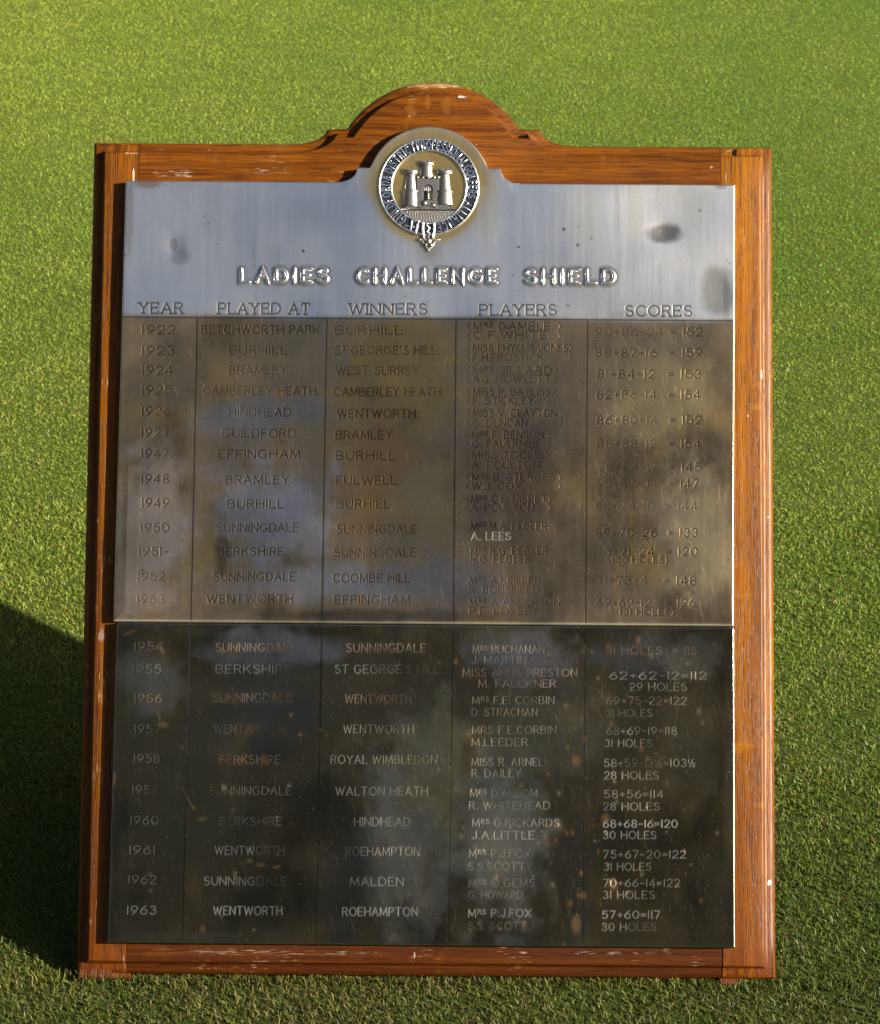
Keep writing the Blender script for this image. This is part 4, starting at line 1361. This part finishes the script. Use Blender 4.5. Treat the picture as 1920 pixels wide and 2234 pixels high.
def blades(seed, y0, y1, dens, wid, hgt, margin, lean):
    rng = np.random.default_rng(seed)
    hx = lambda y: (2.0 + (y + 0.1) * 0.62 + 0.35) * 960 / FPX + margin
    n = int(dens * (y1 - y0) * 2 * hx(y1))
    y = rng.uniform(y0, y1, n)
    x = rng.uniform(-1, 1, n) * hx(y1)
    over = np.maximum(np.abs(x) - (hx(y) - margin + 0.12), 0) / max(margin - 0.12, 0.01)
    over = np.maximum(over, np.clip((-0.36 - y) / 0.8, 0, 1))
    over = np.maximum(over, np.clip((y - 3.1) / 1.9, 0, 1))
    k = rng.random(n) > np.clip(over * 1.05, 0, 1) ** 0.6
    # blades would not grow through the board
    vv = y / math.sin(TILT)
    k &= ~((np.abs(x) < 0.309) & (y > 0.009) & (y < 0.022))
    x, y = x[k], y[k]
    n = len(x)
    tuft = fbm(x * 55, y * 55, seed + 3, 2)
    a = rng.uniform(0, 2 * math.pi, n)
    ln = hgt * rng.uniform(0.6, 1.35, n) * (0.9 + 0.2 * tuft) * np.where((y < 0.004) & (y > -0.012), 1.35, 1.0)
    tilt = np.clip(rng.normal(lean, 0.35, n), 0.05, 1.45)
    dx, dy = np.cos(a), np.sin(a)
    w = wid * rng.uniform(0.6, 1.3, n) / 2
    tw = rng.uniform(0, math.pi, n)
    sx, sy = np.cos(tw), np.sin(tw)
    z0 = np.full(n, GZ - 0.001)
    t1, t2 = tilt * 0.55, np.minimum(tilt * 1.35, 1.7)
    h1, h2 = ln * 0.55, ln * 0.5
    mx_, my_, mz = x + dx * h1 * np.sin(t1), y + dy * h1 * np.sin(t1), z0 + h1 * np.cos(t1)
    ex, ey, ez = mx_ + dx * h2 * np.sin(t2), my_ + dy * h2 * np.sin(t2), mz + h2 * np.cos(t2)
    P = np.empty((n, 5, 3), np.float32)
    P[:, 0] = np.stack([x - sx * w, y - sy * w, z0], -1)
    P[:, 1] = np.stack([x + sx * w, y + sy * w, z0], -1)
    P[:, 2] = np.stack([mx_ + sx * w * 0.85, my_ + sy * w * 0.85, mz], -1)
    P[:, 3] = np.stack([mx_ - sx * w * 0.85, my_ - sy * w * 0.85, mz], -1)
    P[:, 4] = np.stack([ex, ey, ez], -1)
    # colour of each blade: greens, yellow greens and straw in patches
    patch = fbm(x * 1.6 + 4, y * 1.1, 201, 4)
    small = fbm(x * 14, y * 14, 205, 3)
    yel = np.clip(0.30 + 1.1 * (patch - 0.5) - 0.30 * x + 0.8 * (small - 0.5) + rng.normal(0, 0.17, n), 0, 1)[:, None]
    c = np.array((0.104, 0.182, 0.015)) * (1 - yel) + np.array((0.285, 0.300, 0.038)) * yel
    yl = np.clip(0.34 + 1.5 * (patch - 0.5) - 0.30 * x + 0.5 * (small - 0.5), 0, 1)[:, None]
    loc = np.array((0.100, 0.170, 0.016)) * (1 - yl) + np.array((0.240, 0.260, 0.036)) * yl
    straw = rng.random(n) < (0.055 + 0.10 * np.clip(small - 0.45, 0, 1) * 3)
    c[straw] = np.array((0.27, 0.23, 0.085)) * rng.uniform(0.7, 1.15, (straw.sum(), 1))
    dead = rng.random(n) < 0.07
    c[dead] = np.array((0.15, 0.095, 0.035)) * rng.uniform(0.6, 1.2, (dead.sum(), 1))
    dark = rng.random(n) < 0.16
    c[dark] = np.array((0.060, 0.120, 0.012)) * rng.uniform(0.7, 1.3, (dark.sum(), 1))
    c = c * rng.uniform(0.75, 1.25, (n, 1))
    front_dark = sstep(0.75, -0.25, y + 0.5 * (fbm(x * 3, y * 3, 207, 3) - 0.5) - 0.15 * x)[:, None]     # darker, browner turf at the front of the green
    c = c * (1 - front_dark * np.array((0.52, 0.60, 0.30)))
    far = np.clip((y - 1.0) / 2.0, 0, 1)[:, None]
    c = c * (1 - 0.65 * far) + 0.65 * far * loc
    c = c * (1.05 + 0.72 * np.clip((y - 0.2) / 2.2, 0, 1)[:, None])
    return P, c


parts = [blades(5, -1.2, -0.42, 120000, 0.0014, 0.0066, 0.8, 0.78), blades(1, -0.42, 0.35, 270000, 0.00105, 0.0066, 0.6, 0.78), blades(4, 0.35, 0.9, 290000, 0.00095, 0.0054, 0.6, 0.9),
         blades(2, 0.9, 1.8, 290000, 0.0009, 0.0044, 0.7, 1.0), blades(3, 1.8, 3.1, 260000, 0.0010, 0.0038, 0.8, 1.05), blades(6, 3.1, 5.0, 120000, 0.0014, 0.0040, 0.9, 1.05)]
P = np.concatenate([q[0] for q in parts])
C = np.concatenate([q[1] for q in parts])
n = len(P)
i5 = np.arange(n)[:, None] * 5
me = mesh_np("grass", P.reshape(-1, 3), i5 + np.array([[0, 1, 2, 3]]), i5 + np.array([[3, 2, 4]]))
at = me.attributes.new('blade', 'FLOAT_COLOR', 'POINT')
cc = np.ones((n, 5, 4), np.float32)
cc[:, :, :3] = C[:, None]
at.data.foreach_set('color', cc.ravel())
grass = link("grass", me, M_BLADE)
tag(grass, "short sunlit putting green grass with yellow and straw coloured blades", "grass", kind='stuff')
print("blades", n)

# ------------------------------------------------------------------ the wood behind the photographer, seen only in the plates, plus unseen trees added to block sky light
m = NT("tree_leaf")
ob = m.n('Attribute', attribute_name='leaf')
p = m.n('BsdfPrincipled', Roughness=0.6)
m.l(ob.outputs['Color'], p.inputs['Base Color'])
m.l(p.outputs[0], m.out.inputs[0])
rng = np.random.default_rng(77)
LV, LQ, LC = [], [], []
for i, (tx, ty, th, cr) in enumerate(((-9.5, -13, 11.0, 3.4), (-5.5, -12.0, 12.6, 3.2), (-1.6, -13.0, 12.4, 3.0), (1.8, -12.4, 13.4, 2.9), (5.4, -12.8, 12.2, 3.3), (9.0, -14.0, 11.6, 3.0),
                                      (-11, -8, 15, 3.8), (-9.5, -4, 16, 3.8), (-9, -0.5, 17, 3.8), (-9, 3.5, 16, 3.8), (-9.5, 7.5, 16, 3.8), (-8.5, 12, 13, 3.6), (-3.5, 14.5, 12, 3.5), (2, 15, 13, 3.6), (7, 15, 12, 3.5), (-6.6, -8.8, 16, 3.4), (-8, -6.3, 18, 3.6), (-6.8, 1.5, 15, 3.2), (-7.2, -2.3, 16, 3.2), (6.2, -9.4, 14, 2.6))):  # this row stays unseen, added to cut sky fill on the shaded side
    npuff = 34 if ty < -9.5 else 50
    for j in range(npuff):
        a, e = rng.uniform(0, 2 * math.pi), rng.uniform(-0.9, 1)
        r = cr * rng.uniform(0.35, 0.95)
        cx, cy, cz = tx + r * math.cos(a) * math.sqrt(1 - e * e * 0.8), ty + r * math.sin(a) * 0.7, th * 0.60 + e * th * 0.36
        k = 150
        pr = rng.normal(0, 0.42, (k, 3)) + (cx, cy, cz)
        d1_, d2_ = rng.normal(0, 1, (k, 3)), rng.normal(0, 1, (k, 3))
        d1_ /= np.linalg.norm(d1_, axis=1)[:, None]
        d2_ -= d1_ * (d1_ * d2_).sum(1)[:, None]
        d2_ /= np.linalg.norm(d2_, axis=1)[:, None]
        sz = rng.uniform(0.07, 0.14, (k, 1)) * (1 if ty < -9.5 else 1.7)
        q = np.stack([pr - d1_ * sz, pr + d2_ * sz * 0.5, pr + d1_ * sz, pr - d2_ * sz * 0.5], 1)
        LV.append(q.reshape(-1, 3))
        LC.append(np.repeat(np.array((0.045, 0.060, 0.018)) * rng.uniform(0.6, 1.5, (k, 1)), 4, 0))
    for j in range(10):                                           # trunk rings as quads
        z0_, z1_ = th * 0.7 * j / 10, th * 0.7 * (j + 1) / 10
        for s_ in range(8):
            a0, a1 = 2 * math.pi * s_ / 8, 2 * math.pi * (s_ + 1) / 8
            r0, r1 = 0.28 * (1 - z0_ / th), 0.28 * (1 - z1_ / th)
            LV.append(np.array([(tx + r0 * math.cos(a0), ty + r0 * math.sin(a0), z0_ - 0.02), (tx + r0 * math.cos(a1), ty + r0 * math.sin(a1), z0_ - 0.02),
                                (tx + r1 * math.cos(a1), ty + r1 * math.sin(a1), z1_ - 0.02), (tx + r1 * math.cos(a0), ty + r1 * math.sin(a0), z1_ - 0.02)]))
            LC.append(np.repeat(np.array([[0.06, 0.045, 0.03]]), 4, 0))
LV, LC = np.concatenate(LV), np.concatenate(LC)
me = mesh_np("woods", LV, np.arange(len(LV)).reshape(-1, 4))
at = me.attributes.new('leaf', 'FLOAT_COLOR', 'POINT')
at.data.foreach_set('color', np.concatenate([LC, np.ones((len(LC), 1))], 1).astype(np.float32).ravel())
woods = link("woods", me, m.mat)
tag(woods, "dark tree line mirrored in the tarnished plates, with unseen trees added to block sky light", "woods", kind='stuff')
bpy.data.meshes.remove(frame_me)
